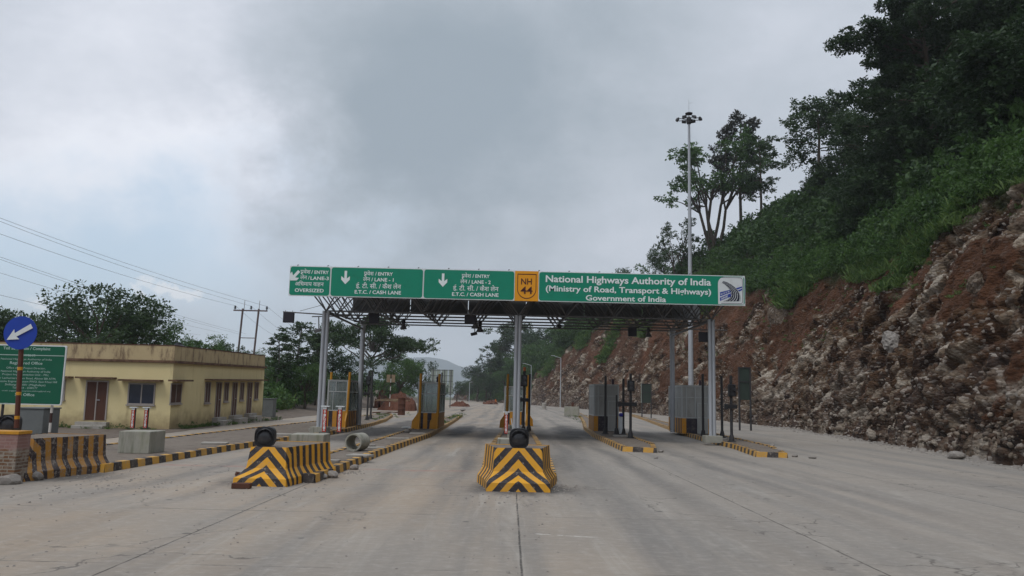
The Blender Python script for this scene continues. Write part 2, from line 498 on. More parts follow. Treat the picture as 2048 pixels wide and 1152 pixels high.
    base = t.mix(t.m('MULTIPLY', od, t.ramp(oc.outputs[0], 0.72, 0.78)), base, (0.085, 0.08, 0.075))
    # fine cracks
    cv = t.N.new('ShaderNodeTexVoronoi'); cv.feature = 'DISTANCE_TO_EDGE'; cv.inputs['Scale'].default_value = 0.33
    wv = t.N.new('ShaderNodeVectorMath'); wv.operation = 'ADD'
    wn = t.N.new('ShaderNodeTexNoise'); wn.inputs['Scale'].default_value = 1.6; wn.inputs['Detail'].default_value = 6
    t.L.new(t.tc.outputs['Object'], wn.inputs['Vector'])
    t.L.new(t.tc.outputs['Object'], wv.inputs[0]); t.L.new(wn.outputs['Color'], wv.inputs[1]); t.L.new(wv.outputs[0], cv.inputs['Vector'])
    ck = t.m('MULTIPLY', t.ramp(cv.outputs['Distance'], 0.002, 0.009, 1, 0), t.ramp(t.noise(0.22, 4, 0.6, (1, 1, 1), (11, 4, 0)), 0.52, 0.6, 0, 0.7))
    base = t.mix(ck, base, (0.08, 0.07, 0.062))
    # fine pale and dark mottling of worn cement
    base = t.mix(t.ramp(t.noise(4.5, 8, 0.75, (1, 1.6, 1), (5, 2, 0)), 0.45, 0.75, 0, 0.35), base, (0.46, 0.43, 0.39))
    base = t.mix(t.ramp(t.noise(6.5, 8, 0.75, (1, 1.6, 1), (1, 6, 0)), 0.5, 0.78, 0, 0.45), base, (0.14, 0.128, 0.115))
    # grit
    gr = t.noise(38, 3, 0.7)
    base = t.mix(t.ramp(gr, 0.64, 0.74, 0, 0.5), base, (0.12, 0.105, 0.09))
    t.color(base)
    h = t.m('ADD', t.m('MULTIPLY', t.noise(7, 6, 0.7, (1, 2.5, 1)), 0.6), t.m('MULTIPLY', ln, -0.8))
    t.bump(h, 0.25, 0.02)
    rg = t.ramp(t.noise(0.3, 5), 0.3, 0.7, 0.72, 0.95)
    t.L.new(rg, t.b.inputs['Roughness'])
    t.done('road')


mat_road()


def mat_dirt(key, c1, c2, c3):
    t = NT(key, 0.97, 0.12)
    c = t.mix(t.noise(0.5, 7, 0.65), c1, c2)
    c = t.mix(t.ramp(t.noise(2.4, 8, 0.7, (1, 1, 1), (3, 3, 3)), 0.5, 0.66, 0, 0.7), c, c3)
    c = t.mix(t.ramp(t.noise(14, 5, 0.7), 0.58, 0.72, 0, 0.55), c, tuple(v * 1.7 for v in c2))
    t.color(c)
    t.bump(t.noise(7, 7, 0.7), 0.6, 0.06)
    t.done(key)


mat_dirt('dirt', (0.115, 0.092, 0.076), (0.175, 0.147, 0.122), (0.07, 0.055, 0.046))
mat_dirt('islandtop', (0.15, 0.125, 0.105), (0.215, 0.185, 0.155), (0.09, 0.072, 0.06))
mat_dirt('redearth', (0.085, 0.034, 0.021), (0.135, 0.06, 0.038), (0.05, 0.022, 0.015))
mat_dirt('ground', (0.07, 0.085, 0.035), (0.11, 0.10, 0.06), (0.045, 0.06, 0.022))


def mat_cliff():
    t = NT('quarried_rock_and_red_earth', 0.95, 0.15)
    rock = t.attr('rock').outputs['Fac']
    tone = t.attr('tone').outputs['Fac']
    veg = t.attr('veg').outputs['Fac']
    n = t.noise(0.6, 7, 0.65)
    earth = t.mix(n, (0.058, 0.026, 0.0145), (0.115, 0.053, 0.027))
    earth = t.mix(t.ramp(t.noise(2.5, 7, 0.7), 0.45, 0.7, 0, 0.7), earth, (0.048, 0.026, 0.018))
    earth = t.mix(t.ramp(t.noise(0.22, 5, 0.6, (1, 1, 1), (5, 5, 5)), 0.52, 0.70, 0, 0.6), earth, (0.15, 0.062, 0.033))
    cr = t.N.new('ShaderNodeValToRGB')
    el = cr.color_ramp.elements
    el[0].position = 0.0; el[0].color = (0.026, 0.014, 0.009, 1)
    el[1].position = 1.0; el[1].color = (0.42, 0.365, 0.30, 1)
    for p, c in [(0.25, (0.055, 0.029, 0.016, 1)), (0.45, (0.105, 0.058, 0.030, 1)), (0.62, (0.125, 0.092, 0.068, 1)), (0.82, (0.205, 0.155, 0.108, 1))]:
        e = el.new(p); e.color = c
    t.L.new(t.m('ADD', tone, t.m('MULTIPLY', t.m('SUBTRACT', t.noise(3.0, 6, 0.65), 0.5), 0.45)), cr.inputs[0])
    rk = cr.outputs[0]
    grey = t.ramp(t.m('ADD', t.xyz()[2], t.m('MULTIPLY', t.noise(0.15, 5), 14)), 8.0, 13.5, 0.65, 0.0)
    rk = t.mix(t.m('MULTIPLY', grey, 0.38), rk, t.mix(t.noise(2.2, 6, 0.7), (0.06, 0.052, 0.05), (0.19, 0.17, 0.162)))
    rk = t.mix(t.ramp(t.noise(4.2, 8, 0.75, (1, 1, 1), (2, 0, 5)), 0.50, 0.66, 0, 0.8), rk, (0.062, 0.033, 0.021))
    c = t.mix(rock, earth, rk)
    # pale flakes of freshly broken stone
    v = t.N.new('ShaderNodeTexVoronoi'); v.inputs['Scale'].default_value = 5.5
    mp = t.N.new('ShaderNodeMapping'); mp.inputs['Rotation'].default_value = (0.6, 0.2, 0); mp.inputs['Scale'].default_value = (1, 0.55, 1.5)
    t.L.new(t.tc.outputs['Object'], mp.inputs[0]); t.L.new(mp.outputs[0], v.inputs['Vector'])
    fl = t.N.new('ShaderNodeSeparateColor'); t.L.new(v.outputs['Color'], fl.inputs[0])
    pale = t.m('MULTIPLY', t.ramp(fl.outputs[0], 0.80, 0.86), t.ramp(t.noise(0.5, 5), 0.42, 0.6, 0.15, 0.85))
    c = t.mix(t.m('MULTIPLY', pale, t.m('ADD', t.m('MULTIPLY', rock, 0.7), 0.15)), c, (0.42, 0.375, 0.33))
    c = t.mix(veg, c, (0.035, 0.04, 0.018))
    t.color(c)
    h = t.m('ADD', t.m('MULTIPLY', v.outputs['Distance'], -0.8), t.noise(5, 8, 0.75))
    t.bump(h, 0.9, 0.16)
    t.done('cliff')


mat_cliff()


def mat_leaf(key, c1, c2, trans=0.22):
    t = NT(key, 0.55, 0.25)
    tone = t.attr('tone').outputs['Fac']
    c = t.mix(tone, c1, c2)
    t.color(c)
    out = t.N['Material Output']
    tl = t.N.new('ShaderNodeBsdfTranslucent')
    t.L.new(t.mix(0.5, c, tuple(v * 1.5 for v in c2)), tl.inputs[0])
    ms = t.N.new('ShaderNodeMixShader'); ms.inputs[0].default_value = trans
    t.L.new(t.b.outputs[0], ms.inputs[1]); t.L.new(tl.outputs[0], ms.inputs[2])
    t.L.new(ms.outputs[0], out.inputs['Surface'])
    t.done(key)


mat_leaf('leafdark', (0.019, 0.042, 0.016), (0.052, 0.09, 0.032))
mat_leaf('leafmid', (0.032, 0.075, 0.02), (0.082, 0.15, 0.044))
mat_leaf('leafdeep', (0.012, 0.029, 0.011), (0.036, 0.068, 0.023))
mat_leaf('leafpurple', (0.026, 0.026, 0.024), (0.055, 0.055, 0.042))
mat_leaf('grass', (0.05, 0.098, 0.022), (0.13, 0.20, 0.055), 0.3)
mat_leaf('shrub', (0.026, 0.066, 0.015), (0.082, 0.155, 0.038), 0.3)
mat_leaf('shrubdark', (0.017, 0.045, 0.013), (0.055, 0.105, 0.028))

# ------------------------------------------------------------------ mesh helpers


def link(name, me, mat=None, parent=None):
    o = bpy.data.objects.new(name, me)
    col.objects.link(o)
    if parent: o.parent = parent
    for x in (mat if isinstance(mat, (list, tuple)) else [mat]):
        if x: me.materials.append(MATS[x])
    return o


class MB:
    """collects boxes, tubes and polygons into one mesh; faces may carry uv corners"""

    def __init__(s):
        s.v, s.f, s.uv, s.mi = [], [], [], []
        s.cur = 0

    def face(s, pts, uv=None):
        i = len(s.v)
        s.v += [tuple(p) for p in pts]
        s.f.append(list(range(i, i + len(pts))))
        s.uv.append(uv or [(0, 0)] * len(pts))
        s.mi.append(s.cur)

    def box(s, c, d, rz=0.0, bev=0.0, M=None):
        x, y, z = d[0] / 2, d[1] / 2, d[2] / 2
        T = Matrix.Translation(c) @ Matrix.Rotation(rz, 4, 'Z')
        if M is not None: T = Matrix.Translation(c) @ M.to_4x4()
        if bev > 0:
            bm = bmesh.new()
            bmesh.ops.create_cube(bm, size=1)
            for v in bm.verts: v.co = Vector((v.co.x * d[0], v.co.y * d[1], v.co.z * d[2]))
            bmesh.ops.bevel(bm, geom=list(bm.edges), offset=bev, segments=2, affect='EDGES', profile=0.6)
            for f in bm.faces: s.face([T @ v.co for v in f.verts])
            bm.free()
            return
        P = [T @ Vector(p) for p in [(-x, -y, -z), (x, -y, -z), (x, y, -z), (-x, y, -z), (-x, -y, z), (x, -y, z), (x, y, z), (-x, y, z)]]
        for q in [(0, 3, 2, 1), (4, 5, 6, 7), (0, 1, 5, 4), (1, 2, 6, 5), (2, 3, 7, 6), (3, 0, 4, 7)]:
            s.face([P[k] for k in q])

    def tube(s, a, b, r0, r1=None, n=10, caps=True, uvs=None):
        r1 = r0 if r1 is None else r1
        a, b = Vector(a), Vector(b)
        d = (b - a)
        L = d.length
        d.normalize()
        u = d.orthogonal().normalized()
        if abs(d.z) > 0.9: u = Vector((1, 0, 0)).cross(d).normalized()
        w = d.cross(u)
        A = [a + (u * math.cos(2 * PI * k / n) + w * math.sin(2 * PI * k / n)) * r0 for k in range(n)]
        B = [b + (u * math.cos(2 * PI * k / n) + w * math.sin(2 * PI * k / n)) * r1 for k in range(n)]
        u0, u1 = (0, L) if uvs is None else uvs
        for k in range(n):
            j = (k + 1) % n
            s.face([A[k], A[j], B[j], B[k]], [(u0, 0), (u0, 0), (u1, 0), (u1, 0)])
        if caps:
            s.face(A[::-1], [(u0, 0)] * n); s.face(B, [(u1, 0)] * n)

    def path(s, pts, r, n=6):
        for a, b in zip(pts[:-1], pts[1:]): s.tube(a, b, r, n=n, caps=True)

    def lathe(s, c, prof, n=20, axis='Z', ang=0.0):
        """prof: (radius, height) rows"""
        c = Vector(c)
        M = Matrix.Identity(3)
        if axis == 'Y': M = Matrix.Rotation(-PI / 2, 3, 'X')
        if axis == 'X': M = Matrix.Rotation(PI / 2, 3, 'Y')
        M = Matrix.Rotation(ang, 3, 'Z') @ M
        rows = [[c + M @ Vector((r * math.cos(2 * PI * k / n), r * math.sin(2 * PI * k / n), h)) for k in range(n)] for r, h in prof]
        for i in range(len(rows) - 1):
            for k in range(n):
                j = (k + 1) % n
                s.face([rows[i][k], rows[i][j], rows[i + 1][j], rows[i + 1][k]])
        if prof[0][0] > 1e-6: s.face(rows[0][::-1])
        if prof[-1][0] > 1e-6: s.face(rows[-1])

    def prism(s, pts, off):
        """flat polygon pts (3d) thickened by off"""
        off = Vector(off)
        A = [Vector(p) for p in pts]
        B = [p + off for p in A]
        s.face(A[::-1]); s.face(B)
        for k in range(len(A)):
            j = (k + 1) % len(A)
            s.face([A[k], A[j], B[j], B[k]])

    def build(s, name, mat=None, parent=None, smooth=False, loc=None):
        me = bpy.data.meshes.new(name)
        v = s.v
        if loc is not None:
            v = [(p[0] - loc[0], p[1] - loc[1], p[2] - loc[2]) for p in v]
        me.from_pydata(v, [], s.f)
        ul = me.uv_layers.new(name='UVMap')
        flat = [c for f in s.uv for p in f for c in p]
        ul.data.foreach_set('uv', flat)
        if any(s.mi): me.polygons.foreach_set('material_index', s.mi)
        bm = bmesh.new(); bm.from_mesh(me)
        bmesh.ops.remove_doubles(bm, verts=bm.verts, dist=1e-5)
        bmesh.ops.recalc_face_normals(bm, faces=bm.faces)
        bm.to_mesh(me); bm.free()
        if smooth:
            me.polygons.foreach_set('use_smooth', [True] * len(me.polygons))
            me.set_sharp_from_angle(angle=R(35))
        o = link(name, me, mat, parent)
        if loc is not None: o.location = loc
        return o


def tag(o, label=None, cat=None, group=None, kind=None):
    if label: o['label'] = label
    if cat: o['category'] = cat
    if group: o['group'] = group
    if kind: o['kind'] = kind
    return o


def thing(name, label, cat, loc=(0, 0, 0), rz=0.0, group=None):
    o = bpy.data.objects.new(name, None)
    o.empty_display_size = 0.2
    col.objects.link(o)
    o.location = loc
    o.rotation_euler = (0, 0, rz)
    return tag(o, label, cat, group)


KIDS = {}


def kids(o):
    return [c for c in bpy.data.objects if c.parent == o]


def copy_tree(o, parent=None):
    c = o.copy()
    col.objects.link(c)
    if parent: c.parent = parent
    for ch in kids(o): copy_tree(ch, c)
    return c


def struct(o):
    o['kind'] = 'structure'
    return o


def np_mesh(name, V, F, attrs=None, mi=None, smooth=False):
    V = np.asarray(V, dtype=np.float32); F = np.asarray(F, dtype=np.int32)
    me = bpy.data.meshes.new(name)
    k = F.shape[1]
    me.vertices.add(len(V)); me.vertices.foreach_set('co', V.ravel())
    me.loops.add(F.size); me.loops.foreach_set('vertex_index', F.ravel())
    me.polygons.add(len(F))
    me.polygons.foreach_set('loop_start', np.arange(0, F.size, k, dtype=np.int32))
    if mi is not None: me.polygons.foreach_set('material_index', np.asarray(mi, dtype=np.int32))
    if smooth: me.polygons.foreach_set('use_smooth', np.ones(len(F), dtype=bool))
    for n, a in (attrs or {}).items():
        at = me.attributes.new(n, 'FLOAT', 'POINT')
        at.data.foreach_set('value', np.asarray(a, dtype=np.float32))
    me.update(calc_edges=True)
    me.validate()
    return me


# ------------------------------------------------------------------ numeric noise
def hash2(i, j, seed=0):
    i = i.astype(np.int64); j = j.astype(np.int64)
    h = (i * 374761393 + j * 668265263 + seed * 974711) & 0x7fffffff
    h = ((h ^ (h >> 13)) * 1274126177) & 0x7fffffff
    h = h ^ (h >> 16)
    return (h & 0xffff) / 65535.0


def vnoise(x, y, seed=0):
    xi = np.floor(x); yi = np.floor(y)
    fx, fy = x - xi, y - yi
    fx = fx * fx * (3 - 2 * fx); fy = fy * fy * (3 - 2 * fy)
    a = hash2(xi, yi, seed); b = hash2(xi + 1, yi, seed); c = hash2(xi, yi + 1, seed); d = hash2(xi + 1, yi + 1, seed)
    return (a * (1 - fx) + b * fx) * (1 - fy) + (c * (1 - fx) + d * fx) * fy


def fbm(x, y, seed=0, oct=5, rough=0.5):
    s = np.zeros_like(x, dtype=float); a = 1.0; t = 0.0
    for o in range(oct):
        s += a * vnoise(x * 2 ** o + o * 17.3, y * 2 ** o - o * 9.1, seed + o); t += a; a *= rough
    return s / t


def worley(x, y, seed=0):
    """nearest cell: distance to it, to the second one, its random id and offset"""
    xi = np.floor(x); yi = np.floor(y)
    d1 = np.full(x.shape, 9.0); d2 = np.full(x.shape, 9.0)
    cid = np.zeros(x.shape); ox = np.zeros(x.shape); oy = np.zeros(x.shape); id2 = np.zeros(x.shape)
    for a in (-1, 0, 1):
        for b in (-1, 0, 1):
            ci, cj = xi + a, yi + b
            px = ci + 0.1 + 0.8 * hash2(ci, cj, seed); py = cj + 0.1 + 0.8 * hash2(ci, cj, seed + 1)
            dx, dy = x - px, y - py
            d = np.hypot(dx, dy)
            near = d < d1
            d2 = np.where(near, d1, np.minimum(d2, d))
            cid = np.where(near, hash2(ci, cj, seed + 2), cid)
            id2 = np.where(near, hash2(ci, cj, seed + 3), id2)
            ox = np.where(near, dx, ox); oy = np.where(near, dy, oy)
            d1 = np.where(near, d, d1)
    return d1, d2, cid, id2, ox, oy


# ------------------------------------------------------------------ terrain
FY = [-40, 10, 29, 43, 60, 80, 105, 140, 190, 245, 310, 400, 520]
FX = [17.2, 17.6, 18.6, 20.8, 23.3, 24.6, 24.0, 20.4, 14.0, 7.0, -2.0, -17, -40]
HY = [-40, 29, 41, 53, 66, 85, 110, 150, 190, 225, 255, 285, 320, 520]
HH = [12.5, 13.0, 13.6, 14.6, 14.0, 15.0, 17.0, 19.5, 20.0, 18.0, 13.0, 7.0, 4.0, 3.0]
MY = [-40, 80, 120, 170, 210, 250, 285, 330, 520]
MH = [80, 68, 46, 31, 27, 22, 17, 14, 14]
_yy = np.linspace(-60, 540, 1201)
_ker = np.hanning(41); _ker /= _ker.sum()


def _sm(a, b):
    v = np.interp(_yy, a, b)
    return np.convolve(np.pad(v, 20, mode='edge'), _ker, mode='valid')


_fx, _hc, _hm = _sm(FY, FX), _sm(HY, HH), _sm(MY, MH)


def foot(y): return np.interp(y, _yy, _fx)
def cliff_h(y): return np.interp(y, _yy, _hc)
def hill_max(y): return np.interp(y, _yy, _hm)


def hill_z(y, d):
    """height of the smooth hillside d metres behind the cliff foot"""
    hc = cliff_h(y); sb = hc * 0.45
    z = np.where(d < sb, hc * np.clip(d / np.maximum(sb, 0.1), 0, 1) ** 0.9, hc + 0.95 * (d - sb))
    hm = hill_max(y)
    return np.where(z > hm * 0.8, hm * 0.8 + (hm * 0.2) * (1 - np.exp(-(z - hm * 0.8) / (hm * 0.2 + 0.01))), z)


def build_hillside():
    ys = np.concatenate([np.arange(-30, 22, 1.2), np.arange(22, 80, 0.13), np.arange(80, 140, 0.28), np.arange(140, 330, 0.7), np.arange(330, 500, 3.0)])
    nt, nu = 128, 46
    tt = np.concatenate([np.linspace(0, 1.12, nt), 1.12 + np.linspace(0.02, 1, nu) ** 1.5 * 9.5])
    Y, T = np.meshgrid(ys, tt, indexing='ij')
    hc = cliff_h(Y); sb = hc * 0.45
    d = T * sb
    X = foot(Y) + d + (fbm(Y * 0.35, T * 2.0, 15, 5, 0.6) - 0.5) * 1.5
    Z = hill_z(Y, d)
    S = Y; Hh = np.minimum(Z, 60)
    onface = np.clip((1.10 - T) / 0.10, 0, 1)
    # strata dip: work in turned face coordinates
    ca, sa = math.cos(-0.6), math.sin(-0.6)
    U = (S * ca + Hh * sa); W = (-S * sa + Hh * ca)
    wob = (fbm(S * 0.5, Hh * 0.5, 71) - 0.5) * 2.2
    rockn = fbm(S * 0.085 + 3, Hh * 0.13, 5, 5, 0.55)
    edge = fbm(S * 0.30, Hh * 0.35, 19, 5, 0.6)
    low = 1 - np.clip(Hh / np.maximum(hc, 1), 0, 1)
    rk = np.clip((rockn + 0.95 * (edge - 0.5) + 0.42 * low - 0.585 - np.clip((Y - 105) / 60, 0, 1) * 0.05) / 0.06, 0, 1)
    disp = np.zeros_like(X); tone = np.zeros_like(X)
    for (fu, fw, amp, seed, kt) in [(0.22, 0.46, 0.85, 11, 0.16), (0.55, 1.15, 0.62, 23, 0.36), (1.35, 2.7, 0.22, 37, 0.34), (3.4, 5.4, 0.08, 53, 0.14)]:
        d1, d2, c1, c2, ox, oy = worley(U * fu + wob * fu * 0.5, W * fw + wob * fw * 0.3, seed)
        crack = np.clip((d2 - d1) / 0.16, 0, 1)
        disp += amp * ((c1 - 0.5) + (c2 - 0.5) * 1.4 * ox + (hash2(np.floor(c1 * 997), np.floor(c2 * 991), seed) - 0.5) * 1.4 * oy) * (0.5 + 0.5 * rk)
        disp -= amp * 0.55 * (1 - crack) * rk
        tone += kt * c2
    # bedding: ledges that step out along the dip, and joints across them
    for fr, am, sd in ((0.42, 0.75, 5), (1.05, 0.34, 6)):
        ph = W * fr + wob * 0.35 + (fbm(U * 0.22, W * 0.22, sd + 80, 4) - 0.5) * 1.6
        fl = np.floor(ph); q = ph - fl
        led = hash2(fl, np.floor(U * 0.18 + hash2(fl, fl * 0, sd + 2) * 7), sd)
        disp += am * (np.where(q < 0.82, q / 0.82, (1 - q) / 0.18) - 0.5) * (0.25 + 0.75 * led) * rk
        tone += 0.26 * (led - 0.5)
        jq = U * fr * 0.55 + hash2(fl, fl * 0 + 3, sd) * 5
        jf = np.abs(jq - np.floor(jq) - 0.5)
        disp -= am * 0.6 * np.clip((jf - 0.44) / 0.06, 0, 1) * rk
    disp += (fbm(S * 0.11, Hh * 0.16, 91, 4) - 0.5) * 3.2
    # gullies that run down the face
    disp -= np.clip(fbm(S * 0.16 + 0.35 * Hh * 0.16, Hh * 0.03, 44, 4) - 0.55, 0, 1) * 5.0
    disp += (fbm(S * 1.6, Hh * 1.6, 61, 4, 0.6) - 0.5) * 0.25
    k = np.clip(T / 0.03, 0.0, 1) * onface
    X = X - disp * k * 0.62
    Z = np.maximum(Z + disp * k * 0.22, 0.0)
    Z = np.where(T < 0.002, -0.5, Z)
    # talus at the foot
    Z = Z + np.clip(1 - T / 0.12, 0, 1) * np.clip(T / 0.02, 0, 1) * (fbm(S * 0.9, Hh, 3, 5, 0.6)) * 1.1 * np.clip((Y - 15) / 10, 0, 1)
    Z = Z + np.where(T > 1.12, (fbm(S * 0.2, X * 0.2, 8, 4) - 0.5) * 2.0, 0)
    vg = np.clip((T - 0.93 + (edge - 0.5) * 0.5) / 0.10, 0, 1)
    ny, nv = Y.shape
    V = np.stack([X, Y, Z], -1).reshape(-1, 3)
    I = np.arange(ny * nv).reshape(ny, nv)
    F = np.stack([I[:-1, :-1], I[:-1, 1:], I[1:, 1:], I[1:, :-1]], -1).reshape(-1, 4)
    me = np_mesh('hillside', V, F, {'rock': rk.ravel(), 'tone': np.clip((tone - 0.5) * 1.75 + 0.47, 0, 1).ravel(), 'veg': vg.ravel()})
    struct(link('hillside', me, 'cliff'))
    return V.reshape(ny, nv, 3), ys, tt


HV, HYS, HTT = build_hillside()


def hill_pt(y, T):
    """point of the built hillside at y and profile position T (1 = cliff top)"""
    i = int(np.clip(np.searchsorted(HYS, y), 0, len(HYS) - 1)); j = int(np.clip(np.searchsorted(HTT, T), 0, len(HTT) - 1))
    return HV[i, j]


def hill_at(px, Y):
    """hillside point straight behind image column px at distance Y"""
    x = D(px, 600, Y).x
    i = int(np.clip(np.searchsorted(HYS, Y), 0, len(HYS) - 1))
    j = int(np.argmin(np.abs(HV[i, :, 0] - x)))
    p = HV[i, j]
    return Vector((x, Y, float(p[2])))


LIMY = [-12, 40, 75, 110, 180, 260, 340, 420]
LIMX = [-16.8, -16.8, -18.3, -21.3, -23.8, -26.8, -39.5, -59]


def left_z(x, y):
    """the verge on the left climbs gently towards the back"""
    k = np.clip((np.interp(y, LIMY, LIMX) - x - 0.4) / 7.0, 0, 1)
    return 0.012 + k * (np.clip((y - 40) / 60, 0, 1) * 1.0 + np.clip((y - 105) / 60, 0, 1.4) * 1.5)


def build_ground():
    b = MB()
    b.face([(-6000, -300, -0.62), (6000, -300, -0.62), (6000, 6000, -0.62), (-6000, 6000, -0.62)])
    struct(b.build('ground', 'ground'))
    # concrete apron and road
    ys = np.concatenate([np.arange(-12, 120, 3.0), np.arange(120, 420, 8.0)])
    lx = np.interp(ys, [-12, 40, 75, 110, 180, 260, 340, 420], [-17.0, -17.0, -18.5, -21.5, -24.0, -27.0, -40, -60])
    rx = foot(ys) + 1.2
    V, F = [], []
    for i, y in enumerate(ys):
        for k in range(9):
            V.append((lx[i] + (rx[i] - lx[i]) * k / 8, y, 0.0))
    for i in range(len(ys) - 1):
        for k in range(8):
            a = i * 9 + k
            F.append((a, a + 1, a + 10, a + 9))
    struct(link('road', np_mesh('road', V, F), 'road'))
    # dirt verge on the left
    xs = np.linspace(-120, -14.8, 90); yy = np.concatenate([np.arange(-12, 130, 1.5), np.arange(130, 420, 6)])
    Y, X = np.meshgrid(yy, xs, indexing='ij')
    lim = np.interp(Y, LIMY, LIMX)
    X = -120 + (X + 120) / (120 - 14.8) * (lim + 120)
    X = X + (X - lim > -0.2) * (fbm(Y * 0.7, Y * 0, 4) - 0.5) * 0.9
    Z = left_z(X, Y) + (fbm(X * 0.5, Y * 0.5, 12, 5) - 0.5) * 0.22 * np.clip((lim - X - .3) / 1.2, 0, 1)
    n0, n1 = X.shape
    I = np.arange(n0 * n1).reshape(n0, n1)
    F = np.stack([I[:-1, :-1], I[:-1, 1:], I[1:, 1:], I[1:, :-1]], -1).reshape(-1, 4)
    struct(link('verge', np_mesh('verge', np.stack([X, Y, Z], -1).reshape(-1, 3), F, smooth=True), 'dirt'))
    # distant hills that sink into the mist
    for nm, Y0, top, x0, x1, sd, lab in [('far_hill', 3400, 330, -2600, 1200, 8, 'a')]:
        xs = np.linspace(x0, x1, 260); vs = np.linspace(0, 1, 24)
        X, Vv = np.meshgrid(xs, vs, indexing='ij')
        ridge = top * 0.92 * (0.45 + 0.55 * fbm(X * (6.0 / Y0) + sd, X * 0, sd, 6, 0.5) / 0.62) * np.exp(-((X + Y0 * 0.17) / (Y0 * 0.17)) ** 2)
        Z = ridge * Vv - 2 + (fbm(X * (26.0 / Y0), Vv * 6, sd + 4, 4) - 0.5) * top * 0.12 * Vv
        Yv = Y0 + Vv * top * 1.6
        n0, n1 = X.shape
        I = np.arange(n0 * n1).reshape(n0, n1)
        F = np.stack([I[:-1, :-1], I[1:, :-1], I[1:, 1:], I[:-1, 1:]], -1).reshape(-1, 4)
        struct(link(nm, np_mesh(nm, np.stack([X, Yv, Z], -1).reshape(-1, 3), F, smooth=True), 'mist'))


build_ground()

# ------------------------------------------------------------------ lettering
def text_shape(s, bold=0.0):
    """flat triangles of a line of text, scaled to a unit cap height; returns verts, faces, x0, x1"""
    c = bpy.data.curves.new('lettering', 'FONT')
    c.body = s; c.offset = bold; c.resolution_u = 3
    o = bpy.data.objects.new('lettering', c)
    col.objects.link(o)
    bpy.context.view_layer.update()
    dg = bpy.context.evaluated_depsgraph_get()
    me = bpy.data.meshes.new_from_object(o.evaluated_get(dg))
    v = [tuple(p.co) for p in me.vertices]
    f = [tuple(p.vertices) for p in me.polygons]
    bpy.data.objects.remove(o); bpy.data.curves.remove(c); bpy.data.meshes.remove(me)
    xs = [p[0] for p in v]
    return v, f, min(xs), max(xs)


CAP = 0.70      # cap height of the built-in letters


def put_text(mb, s, p0, p1, cap, out, bold=0.018, up=Vector((0, 0, 1)), capscale=CAP, skew=0.0):
    """letters of height cap stretched between the two ends of their baseline"""
    v, f, x0, x1 = text_shape(s, bold)
    p0, p1 = Vector(p0), Vector(p1)
    ax = p1 - p0
    for q in f:
        mb.face([p0 + ax * ((v[i][0] + skew * v[i][1] - x0) / (x1 - x0)) + up * (v[i][1] / capscale * cap) + Vector(out) for i in q])


YS = 38.0       # plane of the big signs


def line_px(mb, s, xa, xb, base, cappx, bold=0.018, slope=0.0, dev=False):
    """a line of lettering on the big signs, measured in photograph pixels"""
    a = D(xa, base, YS); b = D(xb, base + slope * (xb - xa), YS)
    z = (a.z + b.z) / 2
    put_text(mb, s, (a.x, YS, z), (b.x, YS, z), cappx / FPX * YS * (1.16 if dev else 1.0), (0, -0.016, 0), 0.007 if dev else bold, capscale=0.62 if dev else CAP)


# conjunct stroke under the first letter of the word for "entry"
def line_entry(mb, xa, xb, base, cappx):
    line_px(mb, 'पवेश', xa, xb, base, cappx, 0.022, 0.022, True)
    w = (xb - xa)
    a = D(xa + w * 0.02, base + 0.5, YS); b = D(xa + w * 0.14, base - cappx * 0.38, YS)
    t = 0.035
    mb.face([Vector((a.x, YS - .016, a.z)), Vector((a.x + t, YS - .016, a.z - t)), Vector((b.x + t, YS - .016, b.z - t)), Vector((b.x, YS - .016, b.z))])


def round_rect(x0, x1, z0, z1, y, r=0.12, n=5, corners=(1, 1, 1, 1)):
    pts = []
    for (cx, cz, a0, on) in [(x1 - r, z1 - r, 0, corners[0]), (x0 + r, z1 - r, 90, corners[1]), (x0 + r, z0 + r, 180, corners[2]), (x1 - r, z0 + r, 270, corners[3])]:
        if on:
            for k in range(n + 1):
                a = R(a0 + 90 * k / n)
                pts.append((cx + r * math.cos(a), y, cz + r * math.sin(a)))
        else:
            pts.append((cx + r * (1 if a0 in (0, 270) else -1), y, cz + r * (1 if a0 < 180 else -1)))
    return pts


ZB, ZT = 6.69, 8.14
XSIGN = [D(x, 570, YS).x for x in (578, 660.5, 846.5, 1029.5, 1077, 1490)]


def board(name, label, cat, i, group=None, face='greensign', back='white'):
    x0, x1 = XSIGN[i], XSIGN[i + 1]
    root = thing(name, label, cat, ((x0 + x1) / 2, YS, ZB), 0, group)
    ox, oy, oz = root.location
    b = MB(); b.box(((x0 + x1) / 2 - ox, 0.03, (ZB + ZT) / 2 - oz), (x1 - x0 - 0.004, 0.06, ZT - ZB))
    b.build('backing_panel', back, root)
    if face:
        f = MB()
        f.prism([(p[0] - ox, p[1] - oy, p[2] - oz) for p in round_rect(x0 + 0.03, x1 - 0.03, ZB + 0.035, ZT - 0.035, YS - 0.0)], (0, -0.006, 0))
        f.build('sign_face', face, root)
    return root


def attach(root, mb, name, mat):
    """world-space pieces become a part of the sign"""
    o = mb.build(name, mat, None, loc=root.location)
    o.location = (0, 0, 0)
    o.parent = root
    return o


def arrow_down(mb, cx, ytop, ytip, halfw, shaft):
    hh = (ytip - ytop)
    P = [(-shaft, 0), (shaft, 0), (shaft, .58), (halfw, .40), (halfw, .66), (0, 1.0), (-halfw, .66), (-halfw, .40), (-shaft, .58)]
    c = D(cx, ytop, YS)
    s = YS / FPX
    pts = [(c.x + (px * s), YS - .010, c.z - py * hh * s) for px, py in P]
    mb.prism(pts, (0, -.006, 0))


